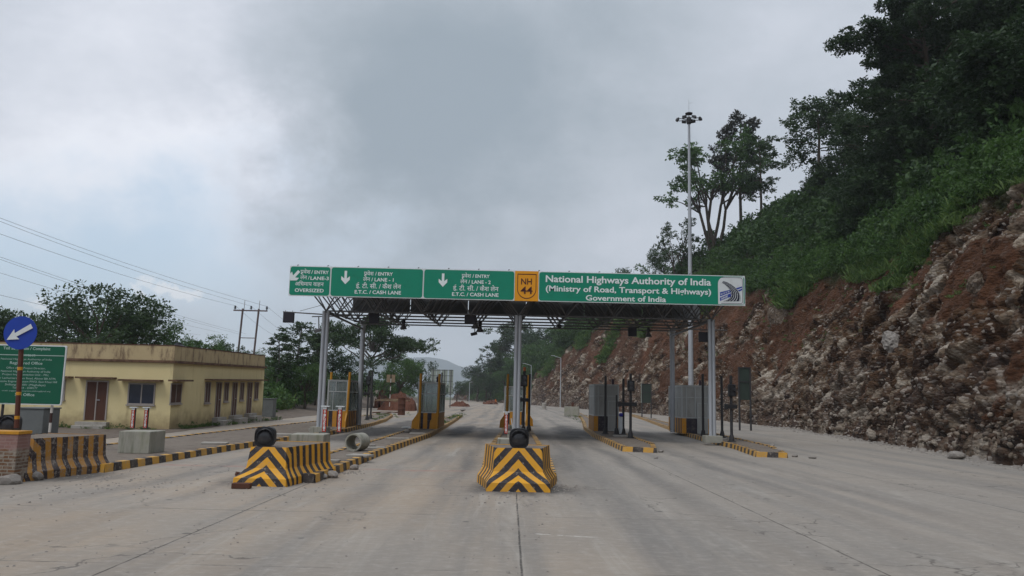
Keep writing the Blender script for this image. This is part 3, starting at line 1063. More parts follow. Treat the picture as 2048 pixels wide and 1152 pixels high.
def signs():
    r = board('lane_sign', 'green overhead sign reading OVERSIZED with a diagonal arrow, at the left end of the canopy', 'sign', 0, 'green lane signs on the canopy')
    t = MB()
    line_entry(t, 601, 621, 547, 6)
    line_px(t, '/', 622.6, 626, 547.2, 7)
    line_px(t, 'ENTRY', 629, 657.5, 547.6, 6.6, .02, .02)
    line_px(t, 'लेन', 600.6, 614, 558.6, 6, .022, 0, True)
    line_px(t, '/', 616, 619, 559, 7)
    line_px(t, 'LANE-3', 621, 657.5, 559.6, 6.8, .02, .02)
    line_px(t, 'अिधमाप वाहन', 590, 647.4, 571.2, 6, .022, .02, True)
    line_px(t, 'OVERSIZED', 589.5, 647.4, 583.6, 6.9, .02, .02)
    attach(r, t, 'lettering', 'letter')
    a = MB()
    a0 = D(598.5, 542, YS); a1 = D(580.6, 561, YS)
    d = Vector((a1.x - a0.x, 0, a1.z - a0.z)); L_ = d.length; d.normalize(); nn = Vector((-d.z, 0, d.x))
    q = [(0, -.06), (0, .06), (.58, .06), (.40, .20), (.66, .20), (1, 0), (.66, -.20), (.40, -.20), (.58, -.06)]
    a.prism([Vector((a0.x, YS - .010, a0.z)) + d * (u * L_) + nn * (w * 1.15) for u, w in q], (0, -.006, 0))
    attach(r, a, 'arrow', 'letter')
    for i, dig, dx, dy, lab, ex in [(1, '1', 0, 0, 'green overhead sign for lane 1 with a down arrow', (728, 747.4, 756.2, 785.8, 726.4, 740.3, 749.2, 787.2, 711.7, 802, 709.3, 802)),
                                    (2, '2', 0, 4.6, 'green overhead sign for lane 2 with a down arrow, left of the amber shield', (923.3, 942, 950.7, 979.3, 920.7, 934.4, 943.5, 981.3, 906, 997, 904, 997))]:
        r = board('lane_sign', lab, 'sign', i, 'green lane signs on the canopy')
        t = MB()
        line_entry(t, ex[0], ex[1], 550.6 + dy, 6)
        line_px(t, '/', ex[1] + 3, ex[1] + 6, 550.8 + dy, 7)
        line_px(t, 'ENTRY', ex[2], ex[3], 550.9 + dy, 6.6, .02, .022)
        line_px(t, 'लेन', ex[4], ex[5], 562 + dy, 6, .022, .02, True)
        line_px(t, '/', ex[5] + 2.5, ex[5] + 5.5, 562.3 + dy, 7)
        line_px(t, 'LANE - ' + dig, ex[6], ex[7], 562.6 + dy, 7, .02, .022)
        line_px(t, 'ई. टी. सी. / कैश लेन', ex[8], ex[9], 576.0 + dy, 7, .022, .022, True)
        line_px(t, 'E.T.C. / CASH LANE', ex[10], ex[11], 587.0 + dy, 7, .02, .022)
        attach(r, t, 'lettering', 'letter')
        a = MB()
        arrow_down(a, 692 if i == 1 else 886.5, 541.7 + dy * 1.15, 569 + dy * 1.15, 8.6, 2.5)
        attach(r, a, 'arrow', 'letter')
    # amber route shield
    r = board('route_shield_sign', 'amber board with a dark shield reading NH 44 between the green signs', 'sign', 3, None, None, 'amberboard')
    t = MB()
    line_px(t, 'NH', 1042, 1063.5, 568.6, 12.2, .012, .025)
    line_px(t, '44', 1041, 1064.8, 587.2, 14.6, .014, .025)
    attach(r, t, 'lettering', 'maroon')
    k = MB()
    s = YS / FPX
    c = D(1053.6, 572.5, YS)
    hw, top, bot = 19.2 * s, 25.3 * s, -25.6 * s
    out = [(-hw, top), (hw, top), (hw, bot + hw * 1.0)] + [(hw * math.cos(R(-a)), bot + hw + hw * math.sin(R(-a))) for a in range(10, 180, 12)] + [(-hw, bot + hw)]
    for u, w in zip(out, out[1:] + out[:1]):
        u, w = Vector((u[0], 0, u[1])), Vector((w[0], 0, w[1]))
        ui, wi = u * 0.935, w * 0.935
        k.face([Vector((c.x, YS - .006, c.z)) + p for p in (u, w, wi, ui)])
    attach(r, k, 'shield_outline', 'maroon')
    # authority sign with its white emblem panel
    r = board('authority_sign', 'long green overhead sign with three lines of white English lettering and a road emblem', 'sign', 4)
    t = MB()
    line_px(t, 'National Highways Authority of India', 1091.4, 1422, 563.6, 13.4, .022, .0225)
    line_px(t, '(Ministry of Road, Transport & Highways)', 1091.4, 1422, 582.0, 11.4, .02, .0225)
    line_px(t, 'Government of India', 1171.4, 1332, 600.6, 10.6, .02, .0225)
    attach(r, t, 'lettering', 'letter')
    # emblem: pale panel, blue bands, curving dark road
    p = MB()
    x0, x1 = D(1436, 580, YS).x, D(1487.6, 580, YS).x
    pts = [(x1 - .02, ZB + .06), (x1 - .02, ZT - .06), (x0 + .34, ZT - .06)] + [(x0 + .34 - .34 * math.sin(R(a)), ZT - .40 + .34 * math.cos(R(a))) for a in range(15, 91, 15)] + [(x0, ZB + .06)]
    p.prism([(q[0], YS - .0085, q[1]) for q in pts], (0, -.004, 0))
    em = attach(r, p, 'emblem_panel', 'white')

    def LP(cx, cy):
        q = D(1420 + cx / 14.4, 540 + cy / 14.4, YS)
        return Vector((q.x, YS, q.z))

    def strip(mb, left, right, out):
        for i in range(len(left) - 1):
            mb.face([LP(*left[i]) + Vector((0, out, 0)), LP(*right[i]) + Vector((0, out, 0)), LP(*right[i + 1]) + Vector((0, out, 0)), LP(*left[i + 1]) + Vector((0, out, 0))])
    k = MB()
    strip(k, [(285, 640), (600, 565)], [(285, 765), (600, 645)], -.015)
    strip(k, [(285, 795), (600, 668)], [(285, 895), (600, 770)], -.015)
    strip(k, [(740, 525), (935, 470)], [(790, 565), (935, 505)], -.015)
    strip(k, [(800, 588), (935, 530)], [(840, 625), (935, 575)], -.015)
    attach(em_root(r), k, 'emblem_bands', 'logoblue')
    k = MB()
    lf = [(345, 372), (420, 415), (500, 490), (560, 560), (598, 640), (605, 720), (570, 800), (500, 860), (370, 905)]
    rt = [(372, 315), (500, 355), (620, 420), (720, 500), (800, 590), (850, 670), (872, 750), (875, 820), (862, 905)]
    strip(k, lf, rt, -.018)
    attach(r, k, 'emblem_road', 'logodark')
    k = MB()

    def mid(f):
        return [(a[0] + (b[0] - a[0]) * f, a[1] + (b[1] - a[1]) * f) for a, b in zip(lf, rt)]
    for f, w, dash in [(.10, .028, True), (.34, .03, True), (.55, .028, False), (.74, .03, True), (.95, .02, False)]:
        a, b = mid(f - w), mid(f + w)
        for i in range(len(a) - 1):
            if dash:
                for u, v_ in ((0.05, 0.5), (0.62, 0.92)):
                    q = [(a[i][0] + (a[i + 1][0] - a[i][0]) * u, a[i][1] + (a[i + 1][1] - a[i][1]) * u), (b[i][0] + (b[i + 1][0] - b[i][0]) * u, b[i][1] + (b[i + 1][1] - b[i][1]) * u),
                         (b[i][0] + (b[i + 1][0] - b[i][0]) * v_, b[i][1] + (b[i + 1][1] - b[i][1]) * v_), (a[i][0] + (a[i + 1][0] - a[i][0]) * v_, a[i][1] + (a[i + 1][1] - a[i][1]) * v_)]
                    k.face([LP(*p_) + Vector((0, -.021, 0)) for p_ in q])
            else:
                k.face([LP(*p_) + Vector((0, -.021, 0)) for p_ in (a[i], b[i], b[i + 1], a[i + 1])])
    p0, p1 = LP(318, 868), LP(500, 790)
    put_text(k, 'NHAI', p0, p1, .115, (0, -.021, 0), .02, skew=.2)
    p0, p1 = LP(300, 730), LP(560, 640)
    put_text(k, 'भा रा रा प्रा'.replace('प्रा', 'पा'), p0, p1, .07, (0, -.021, 0), .015, capscale=.62)
    attach(r, k, 'emblem_lines', 'white')
    k = MB()
    fr = round_rect(x0 + .04, x1 - .07, ZB + .10, ZT - .10, YS - .0145, .10)
    for a, b in zip(fr[:4 * 6], fr[1:] + fr[:1]):
        a, b = Vector(a), Vector(b)
        if a.x > x0 + .42 or b.z < ZB + .2 and b.x > x0 + .15:
            n_ = (b - a).normalized().cross(Vector((0, 1, 0))) * .011
            k.face([a + n_, b + n_, b - n_, a - n_])
    attach(r, k, 'emblem_border', 'logodark')


def em_root(r): return r


# ------------------------------------------------------------------ toll canopy
BX = [D(647, 720, 40).x + (D(1423.5, 720, 40).x - D(647, 720, 40).x) / 8 * i for i in range(9)]
BY = [40 + 2.5 * j for j in range(5)]
COLX = (D(647, 720, 40).x, D(1035, 720, 40).x, D(1423.5, 720, 40).x)


def bz(y): return 6.2 + 0.026 * (y - 40)
def tz(y): return 7.92 + 0.03 * (y - 40)


def canopy():
    c = thing('toll_canopy', 'grey steel space-frame toll canopy spanning all the lanes behind the row of signs', 'toll canopy', (0, 45, 0))
    off = Vector(c.location)

    def put(mb, name, mat, smooth=False):
        o = mb.build(name, mat, None, smooth=smooth, loc=off); o.location = (0, 0, 0); o.parent = c
        return o
    for x in COLX:
        b = MB()
        for dx, dy in ((-0.09, 0.0), (0.09, 0.02)):
            b.tube((x + dx, 40 + dy, 0.35), (x + dx, 40 + dy, bz(40)), 0.09, n=14)
        for z in (1.2, 2.6, 4.0, 5.4): b.box((x, 40.05, z), (0.16, 0.08, 0.12))
        col_o = put(b, 'column', 'galv', True)
        f = MB(); f.box((x, 40.05, 0.29), (0.85, 0.7, 0.34), bev=.02)
        p = f.build('footing', 'oldconcrete', None, loc=off); p.location = (0, 0, 0); p.parent = col_o
        b = MB(); b.tube((x + .05, 50, 0.2), (x + .05, 50, bz(50)), 0.15, n=16)
        b.lathe((x + .05, 50, bz(50) - .10), [(.15, 0), (.24, .04), (.24, .10)], 16)
        put(b, 'rear_column', 'galv', True)
    b = MB()
    TX = [BX[0] - 1.2375] + [v + 1.2375 for v in BX]
    TY = [38.75 + 2.5 * j for j in range(6)]
    r = 0.036
    for y in BY: b.tube((BX[0], y, bz(y)), (BX[-1], y, bz(y)), 0.042, n=6)
    for x in BX: b.tube((x, BY[0], bz(BY[0])), (x, BY[-1], bz(BY[-1])), r, n=6)
    for y in TY: b.tube((TX[0], y, tz(y)), (TX[-1], y, tz(y)), r, n=6)
    for x in TX: b.tube((x, TY[0], tz(TY[0])), (x, TY[-1], tz(TY[-1])), r, n=6)
    for x in BX:
        for y in BY:
            for sx in (-1, 1):
                for sy in (-1, 1):
                    b.tube((x, y, bz(y)), (x + sx * 1.2375, y + sy * 1.25, tz(y + sy * 1.25)), r, n=5, caps=False)
    for x in BX:
        for y in BY: b.lathe((x, y, bz(y) - .06), [(.02, 0), (.07, .03), (.07, .09), (.02, .12)], 8)
    put(b, 'space_frame', 'truss')
    # single lattice that drops from the left front column
    b = MB()
    for x in (COLX[0], COLX[2]):
        b = MB(); b.box((x, 45, bz(40) - .05), (.09, 10.2, .09))
        put(b, 'side_beam', 'truss')
    b = MB()
    x0, x1 = XSIGN[0] + .05, XSIGN[-1] - .05
    n = 60
    for i in range(n):      # shallow corrugation
        xa, xb = x0 + (x1 - x0) * i / n, x0 + (x1 - x0) * (i + 1) / n
        xm = (xa + xb) / 2
        for u, w, zu, zw in ((xa, xm, 0, .05), (xm, xb, .05, 0)):
            b.face([(u, 38.3, 8.0 + zu), (w, 38.3, 8.0 + zw), (w, 51.0, 8.45 + zw), (u, 51.0, 8.45 + zu)])
    put(b, 'roof_sheet', 'roof')
    b = MB()
    xr0, xr1 = D(705, 610, 51.2).x, D(1400, 620, 51.2).x
    nn = 6
    for i in range(nn):
        xa, xb = xr0 + (xr1 - xr0) * i / nn, xr0 + (xr1 - xr0) * (i + 1) / nn
        b.box(((xa + xb) / 2, 51.2, 7.93), (xb - xa - .05, .06, 1.32))
    put(b, 'rear_fascia', 'roof')
    b = MB()
    b.box((XSIGN[-1] + .02, 38.75, 7.62), (.07, 1.3, .78))
    put(b, 'end_plate', 'blueplate')
    for x in np.arange(XSIGN[0] + .35, XSIGN[-1], 1.45):
        b = MB()
        b.tube((float(x), 38.02, ZT - .05), (float(x), 38.02, ZT + .03), .014, n=5)
        b.box((float(x) + .03, 38.02, ZT + .045), (.07, .03, .03))
        put(b, 'sign_lug', 'darksteel')


def hanging_gear():
    # lane displays
    for px, py, w, h, Y, lab in [(577.5, 635, .54, .52, 40, 'black square lane display hung from the bracket left of the canopy'),
                                 (748, 636, .52, .56, 41, 'black square lane display under the canopy over lane 1, beside the umbrella tree'),
                                 (941, 638, .60, .52, 40.5, 'black square lane display under the canopy over lane 2, beside two cone lamps'),
                                 (1264.5, 664, .46, .48, 43, 'black square lane display in front of the red cliff with green plants'),
                                 (1407, 674, .48, .50, 40.3, 'black square lane display beside the right canopy column')]:
        c = D(px, py, Y)
        t = thing('lane_display', lab, 'lane display', c, 0, 'lane displays under the canopy')
        b = MB(); b.box((0, 0, 0), (w, .16, h), bev=.012); b.build('housing', 'black', t)
        b = MB()
        b.prism(round_rect(-w / 2 + .03, w / 2 - .03, -h / 2 + .03, h / 2 - .03, -.081, .02), (0, -.006, 0))
        b.build('screen', 'led', t)
        b = MB()
        if px < 600:
            l, rr = D(566, 623.5, 40), D(664, 626, 40)
            b.tube(Vector((l.x, 0, l.z)) - Vector((c.x, 0, c.z)), Vector((rr.x, 0, rr.z - .1)) - Vector((c.x, 0, c.z)), .032, n=6)
            k, e = D(600, 622, 40), D(648, 609, 40)
            b.tube(Vector((k.x - c.x, 0, k.z - c.z)), Vector((e.x - c.x, 0, e.z - c.z)), .012, n=5)
            for sx in (-w / 3, w / 3): b.tube((sx, 0, h / 2), (sx, 0, h / 2 + .09), .015, n=5)
        else:
            zt = bz(Y) - c.z
            if py > 660: 
                b.tube((-1.6 if px < 1300 else -2.2, 0, h / 2 + .12), (1.2, 0, h / 2 + .12), .025, n=6)
            for sx in (-w / 3, w / 3): b.tube((sx, 0, h / 2), (sx, 0, max(zt, h / 2 + .12)), .015, n=5)
            b.tube((-w / 3, 0, h / 2 + .06), (w / 3, 0, h / 2 + .06), .02, n=5)
        b.build('bracket', 'truss', t)
    # cone lamps
    for px, py, Y, s, lab in [(807, 652, 44, 1.0, 'grey cone lamp hanging alone over lane 1'), (950.5, 650, 43, 1.1, 'cone lamp hanging partly behind the lane 2 display'),
                              (960, 657, 44, 1.15, 'lowest grey cone lamp over lane 2, right of the flood lamp'), (1297, 668, 45, 1.0, 'grey cone lamp hanging over the right lanes in front of the cliff')]:
        c = D(px, py, Y)
        t = thing('cone_lamp', lab, 'hanging lamp', c, 0, 'cone lamps under the canopy')
        b = MB(); b.lathe((0, 0, 0), [(.20 * s, -.17 * s), (.19 * s, -.15 * s), (.055, .12 * s), (.05, .14 * s)], 16); b.build('shade', 'truss', t, True)
        b = MB(); b.lathe((0, 0, 0), [(.09, .12 * s), (.10, .16 * s), (.10, .32 * s), (.05, .36 * s)], 12); b.build('ballast', 'black', t, True)
        b = MB(); b.tube((0, 0, .35 * s), (0, 0, max(bz(Y) - c.z, .4)), .015, n=5); b.build('stem', 'truss', t)
    for px, py, Y, ytop, lab in [(636, 660, 41, 633, 'box flood lamp on a long stem left of the left canopy column'), (948, 667, 42, 655, 'small box flood lamp hanging below the cone lamps over lane 2')]:
        c = D(px, py, Y); tp = D(px + 1.5, ytop, Y)
        t = thing('flood_lamp', lab, 'hanging lamp', c, 0, 'flood lamps under the canopy')
        b = MB()
        M = Matrix.Rotation(R(-14), 3, 'Y')
        b.box((0, 0, -.02), (.34, .24, .15), bev=.02, M=M); b.build('housing', 'truss' if px < 700 else 'black', t)
        b = MB(); b.tube((.04, 0, .05), (tp.x - c.x, 0, tp.z - c.z), .03, n=6)
        if px < 700:
            a, e = D(624, 633.2, 41), D(700, 632, 41)
            b.tube((a.x - c.x, 0, a.z - c.z), (e.x - c.x, 0, e.z - c.z), .028, n=6)
        else:
            b.tube((.04, 0, tp.z - c.z), (.04, 0, max(bz(Y) - c.z, .3)), .018, n=6)
        b.build('stem', 'truss', t)
    c = D(1119, 652, 45)
    t = thing('dome_camera', 'small dark dome hanging under the canopy right of the centre column', 'camera', c)
    b = MB(); b.lathe((0, 0, 0), [(.02, -.16), (.11, -.11), (.14, 0), (.13, .06), (.04, .10)], 16); b.build('dome', 'black', t, True)
    b = MB(); b.tube((0, 0, .08), (0, 0, max(bz(45) - c.z, .2)), .02, n=6); b.build('stem', 'truss', t)


# ------------------------------------------------------------------ islands and kerbs
def offset_poly(P, d):
    n = len(P); out = []
    for i in range(n):
        a, b, c = Vector(P[i - 1]), Vector(P[i]), Vector(P[(i + 1) % n])
        n1 = Vector((-(b - a).y, (b - a).x)).normalized(); n2 = Vector((-(c - b).y, (c - b).x)).normalized()
        m_ = (n1 + n2)
        m_ = m_ / max(m_.length_squared, .5) * 2 * .5 * 2
        m_ = (n1 + n2).normalized() * min(1 / max((n1 + n2).normalized().dot(n1), .5), 2)
        out.append(b + m_ * d)
    return out


def island(P, label, h=0.2, w=0.2, period=0.84, mats=None):
    """P counter-clockwise outline"""
    P = [Vector(p) for p in P]
    # resample so stripes and tiny irregularities follow the kerb
    Q = []
    for i in range(len(P)):
        a, b = P[i], P[(i + 1) % len(P)]
        k = max(1, int((b - a).length / 0.84))
        for j in range(k): Q.append(a + (b - a) * (j / k))
    I = offset_poly(Q, w)
    cen = sum(Q, Vector((0, 0))) / len(Q)
    t = thing('traffic_island', label, 'traffic island', (cen.x, cen.y, 0), 0, 'kerbed islands between the lanes')
    b = MB(); u = 0
    rnd = random.Random(len(Q))
    for i in range(len(Q)):
        j = (i + 1) % len(Q)
        a, c, ai, ci = Q[i] - cen, Q[j] - cen, I[i] - cen, I[j] - cen
        L_ = (c - a).length
        u1 = u + L_ / period
        hh = h + rnd.uniform(-.012, .012)
        bt = (a - ai).normalized() * 0.035
        o0, o1 = a + bt, c + bt
        uv = [(u, 0), (u1, 0), (u1, 1), (u, 1)]
        b.face([(o0.x, o0.y, -.05), (o1.x, o1.y, -.05), (c.x, c.y, hh), (a.x, a.y, hh)], uv)
        b.face([(a.x, a.y, hh), (c.x, c.y, hh), (ci.x, ci.y, hh), (ai.x, ai.y, hh)], uv)
        b.face([(ai.x, ai.y, hh), (ci.x, ci.y, hh), (ci.x, ci.y, 0), (ai.x, ai.y, 0)], uv)
        u = u1
    kerb = b.build('kerb', 'stripekerb', t)
    b = MB()
    b.face([(p.x - cen.x, p.y - cen.y, h - .035) for p in I])
    me_o = b.build('paving', 'islandtop', t)
    return t


def xy(px, py, z=0.0):
    p = G(px, py, z)
    return (p.x, p.y)


def islands():
    island([(-10.15, 20.6), (-10.05, 24), (-9.85, 30), (-9.35, 37), (-8.95, 45), (-9.2, 55), (-9.7, 64), (-11.2, 78), (-12.4, 85), (-13.0, 84), (-13.2, 70), (-13.5, 55), (-13.9, 40), (-14.0, 27), (-13.8, 20.6)],
           'wide traffic island with the leftmost booth and the pair of dark posts')
    island([(-6.15, 19.3), (-4.55, 19.3), (-4.5, 23), (-4.45, 28), (-4.2, 36), (-4.0, 42), (-4.2, 55), (-4.5, 70), (-4.9, 85), (-5.4, 86), (-5.7, 70), (-5.75, 50), (-5.75, 36), (-5.95, 27)],
           'narrow traffic island between lanes 1 and 2 with a concrete pipe lying on it')
    island([(-.70, 20.9), (1.24, 20.9), (1.38, 26), (1.4, 45), (1.5, 62), (1.2, 80), (.7, 84), (.2, 80), (-.25, 62), (-.5, 45), (-.82, 30)],
           'narrow traffic island in the middle behind the chevron nose')
    island([xy(1246, 903), xy(1313, 906), (6.55, 36.5), (6.7, 42), (7.2, 58), (8.2, 80), (9.9, 112), (9.2, 112), (7.6, 86), (6.2, 68), (5.2, 56), (4.75, 46), (4.72, 38)],
           'traffic island with a blunt yellow and black end right of the middle lanes')
    island([xy(1513, 914), xy(1575, 916), (12.0, 37), (12.6, 46), (13.4, 60), (15.2, 85), (17.0, 110), (16.4, 110), (14.4, 86), (12.3, 65), (11.0, 52), (10.5, 44), (10.35, 37.5)],
           'rightmost traffic island nearest the cliff')


# ------------------------------------------------------------------ chevron barriers
def barrier(label, loc, rz, mat='stripe', W0=0.52, W1=0.80, Lb=2.3, hs=1.0):
    t = thing('crash_barrier', label, 'crash barrier', loc, rz, 'chevron crash barriers')
    prof = [(0.46, -0.05, 0.0), (0.44, 0.20, .24), (0.22, 0.34, .50), (0.10, 0.44, .66), (0.0, 1.0, 1.22)]     # outward offset, height, distance up the slope
    prof = [(o_, z_ * hs, d_) for o_, z_, d_ in prof]
    b = MB()
    # nose: left half, right half; stripes form a chevron with its point up
    for k in range(len(prof) - 1):
        for sgn in (-1, 1):
            xs = [0, .5, 1]
            for i in range(2):
                def P(kk, f):
                    hw = W0 + prof[kk][0] * 0.42
                    return (sgn * f * hw, -prof[kk][0], prof[kk][1])
                def U(kk, f):
                    hw = W0 + prof[kk][0] * 0.42
                    return ((prof[kk][2] + f * hw * 1.18) / .42 + .22, 0)
                q = [(k, xs[i]), (k, xs[i + 1]), (k + 1, xs[i + 1]), (k + 1, xs[i])]
                b.face([P(*a) for a in q], [U(*a) for a in q])
    # flanks
    ns = 6
    for sgn in (-1, 1):
        for k in range(len(prof) - 1):
            for i in range(ns):
                def P(kk, s):
                    o = prof[kk][0]
                    f = s / ns
                    x = W0 + (W1 - W0) * f + o * 0.42
                    y = f * Lb - o * (1 - min(f * 4, 1))
                    return (sgn * x, y, prof[kk][1])
                def U(kk, s):
                    f = s / ns
                    hw = W0 + prof[kk][0] * 0.42
                    base = (prof[kk][2] + hw * 1.18) / .42 + .22
                    v0 = 3.12 - prof[kk][2] * .10
                    w = min(f * 5, 1)
                    return (base * (1 - w) + (v0 + 1.0) * w + (f * Lb) / .34, 0)
                q = [(k, i), (k, i + 1), (k + 1, i + 1), (k + 1, i)]
                b.face([P(*a) for a in q], [U(*a) for a in q])
    back = [(-(W1 + p[0] * .42), Lb, p[1]) for p in prof] + [((W1 + p[0] * .42), Lb, p[1]) for p in prof[::-1]]
    b.face(back, [(0.25, 0)] * len(back))
    b.build('body', mat, t)
    b = MB()
    b.face([(-W0, 0, .985 * hs), (W0, 0, .985 * hs), (W1, Lb, .985 * hs), (-W1, Lb, .985 * hs)])
    b.build('top_slab', 'islandtop', t)
    return t


def signal_head(label, loc, rz=0.0, s=1.0):
    """a lone round-cornered signal head lying on a barrier, lens forward"""
    t = thing('lane_signal_light', label, 'traffic light', loc, rz, 'single signal heads on the barriers')
    b = MB()
    w, h, d = .23 * s, .23 * s, .15
    c = Vector((0, 0, h))
    pts = []
    for k in range(32):
        a = 2 * PI * k / 32
        ca, sa = math.cos(a), math.sin(a)
        e = 0.62
        pts.append((w * math.copysign(abs(ca) ** e, ca), 0, h + h * math.copysign(abs(sa) ** e, sa)))
    b.prism([(p[0], 0, p[2]) for p in pts], (0, .26, 0))
    b.prism([(p[0] * .72, .26, h + (p[2] - h) * .72) for p in pts], (0, .06, 0))
    b.build('housing', 'black', t, True)
    b = MB()
    n = 28
    for k in range(n):      # visor ring, deeper at the top
        a0, a1 = 2 * PI * k / n, 2 * PI * (k + 1) / n
        for ra, rb in ((.205, .19),):
            def pt(r, a, front):
                dep = -.02 - (.13 * max(0, math.sin(a) + .35) if front else 0)
                return (r * s * math.cos(a), dep, h + r * s * math.sin(a))
            b.face([pt(ra, a0, 0), pt(ra, a1, 0), pt(ra, a1, 1), pt(ra, a0, 1)])
            b.face([pt(rb, a1, 0), pt(rb, a0, 0), pt(rb, a0, 1), pt(rb, a1, 1)])
            b.face([pt(ra, a0, 1), pt(ra, a1, 1), pt(rb, a1, 1), pt(rb, a0, 1)])
    b.build('visor', 'black', t, True)
    b = MB()
    b.lathe((0, .02, h), [(.19 * s, -.02), (.17 * s, .0), (.10 * s, .02), (0, .03)], 28, 'Y')
    for v in range(len(b.v)): b.v[v] = (b.v[v][0], -.0 - (b.v[v][1] - .0), b.v[v][2])
    b.build('lens', 'lens', t, True)
    return t


def gauge(label, px, py, z0, h, Y=None, rz=0.0, flip=False):
    p = G(px, py, z0)
    t = thing('vehicle_sensor_post', label, 'sensor post', p, rz, 'red and white lettered sensor posts')
    b = MB(); b.box((0, .05, h / 2), (.10, .10, h), bev=.008); b.build('post', 'darksteel', t)
    b = MB(); b.box((-.005, -.008, h / 2), (.11, .012, h * .98)); b.build('front_strip', 'redwhite', t)
    k = MB()
    st = 'MAHARASHTRA'[:11]
    n = 10
    for i, ch in enumerate('ATIKNARAIA'[:n]):
        zz = h * (.86 - .082 * i)
        put_text(k, ch, (-.035, -.016, zz - .045), (.028, -.016, zz - .045), .062, (0, 0, 0), .03)
    k.box((-.005, -.018, h * .955), (.10, .008, .075))
    k.build('lettering', 'white', t)
    b = MB(); b.box((0, .02, h + .015), (.24, .13, .03)); b.build('cap', 'white', t)
    b = MB(); b.box((0, .05, .008), (.26, .22, .016))
    b.build('base_plate', 'darksteel', t)
    return t


def concrete_box(label, x0, x1, y0, depth, z0, h, rz=0):
    t = thing('concrete_block', label, 'concrete block', ((x0 + x1) / 2, y0 + depth / 2, z0), rz, 'concrete plinths on the islands')
    b = MB()
    b.box((0, 0, h / 2), (x1 - x0, depth, h), bev=.022)
    o = b.build('body', 'oldconcrete', t)
    return t


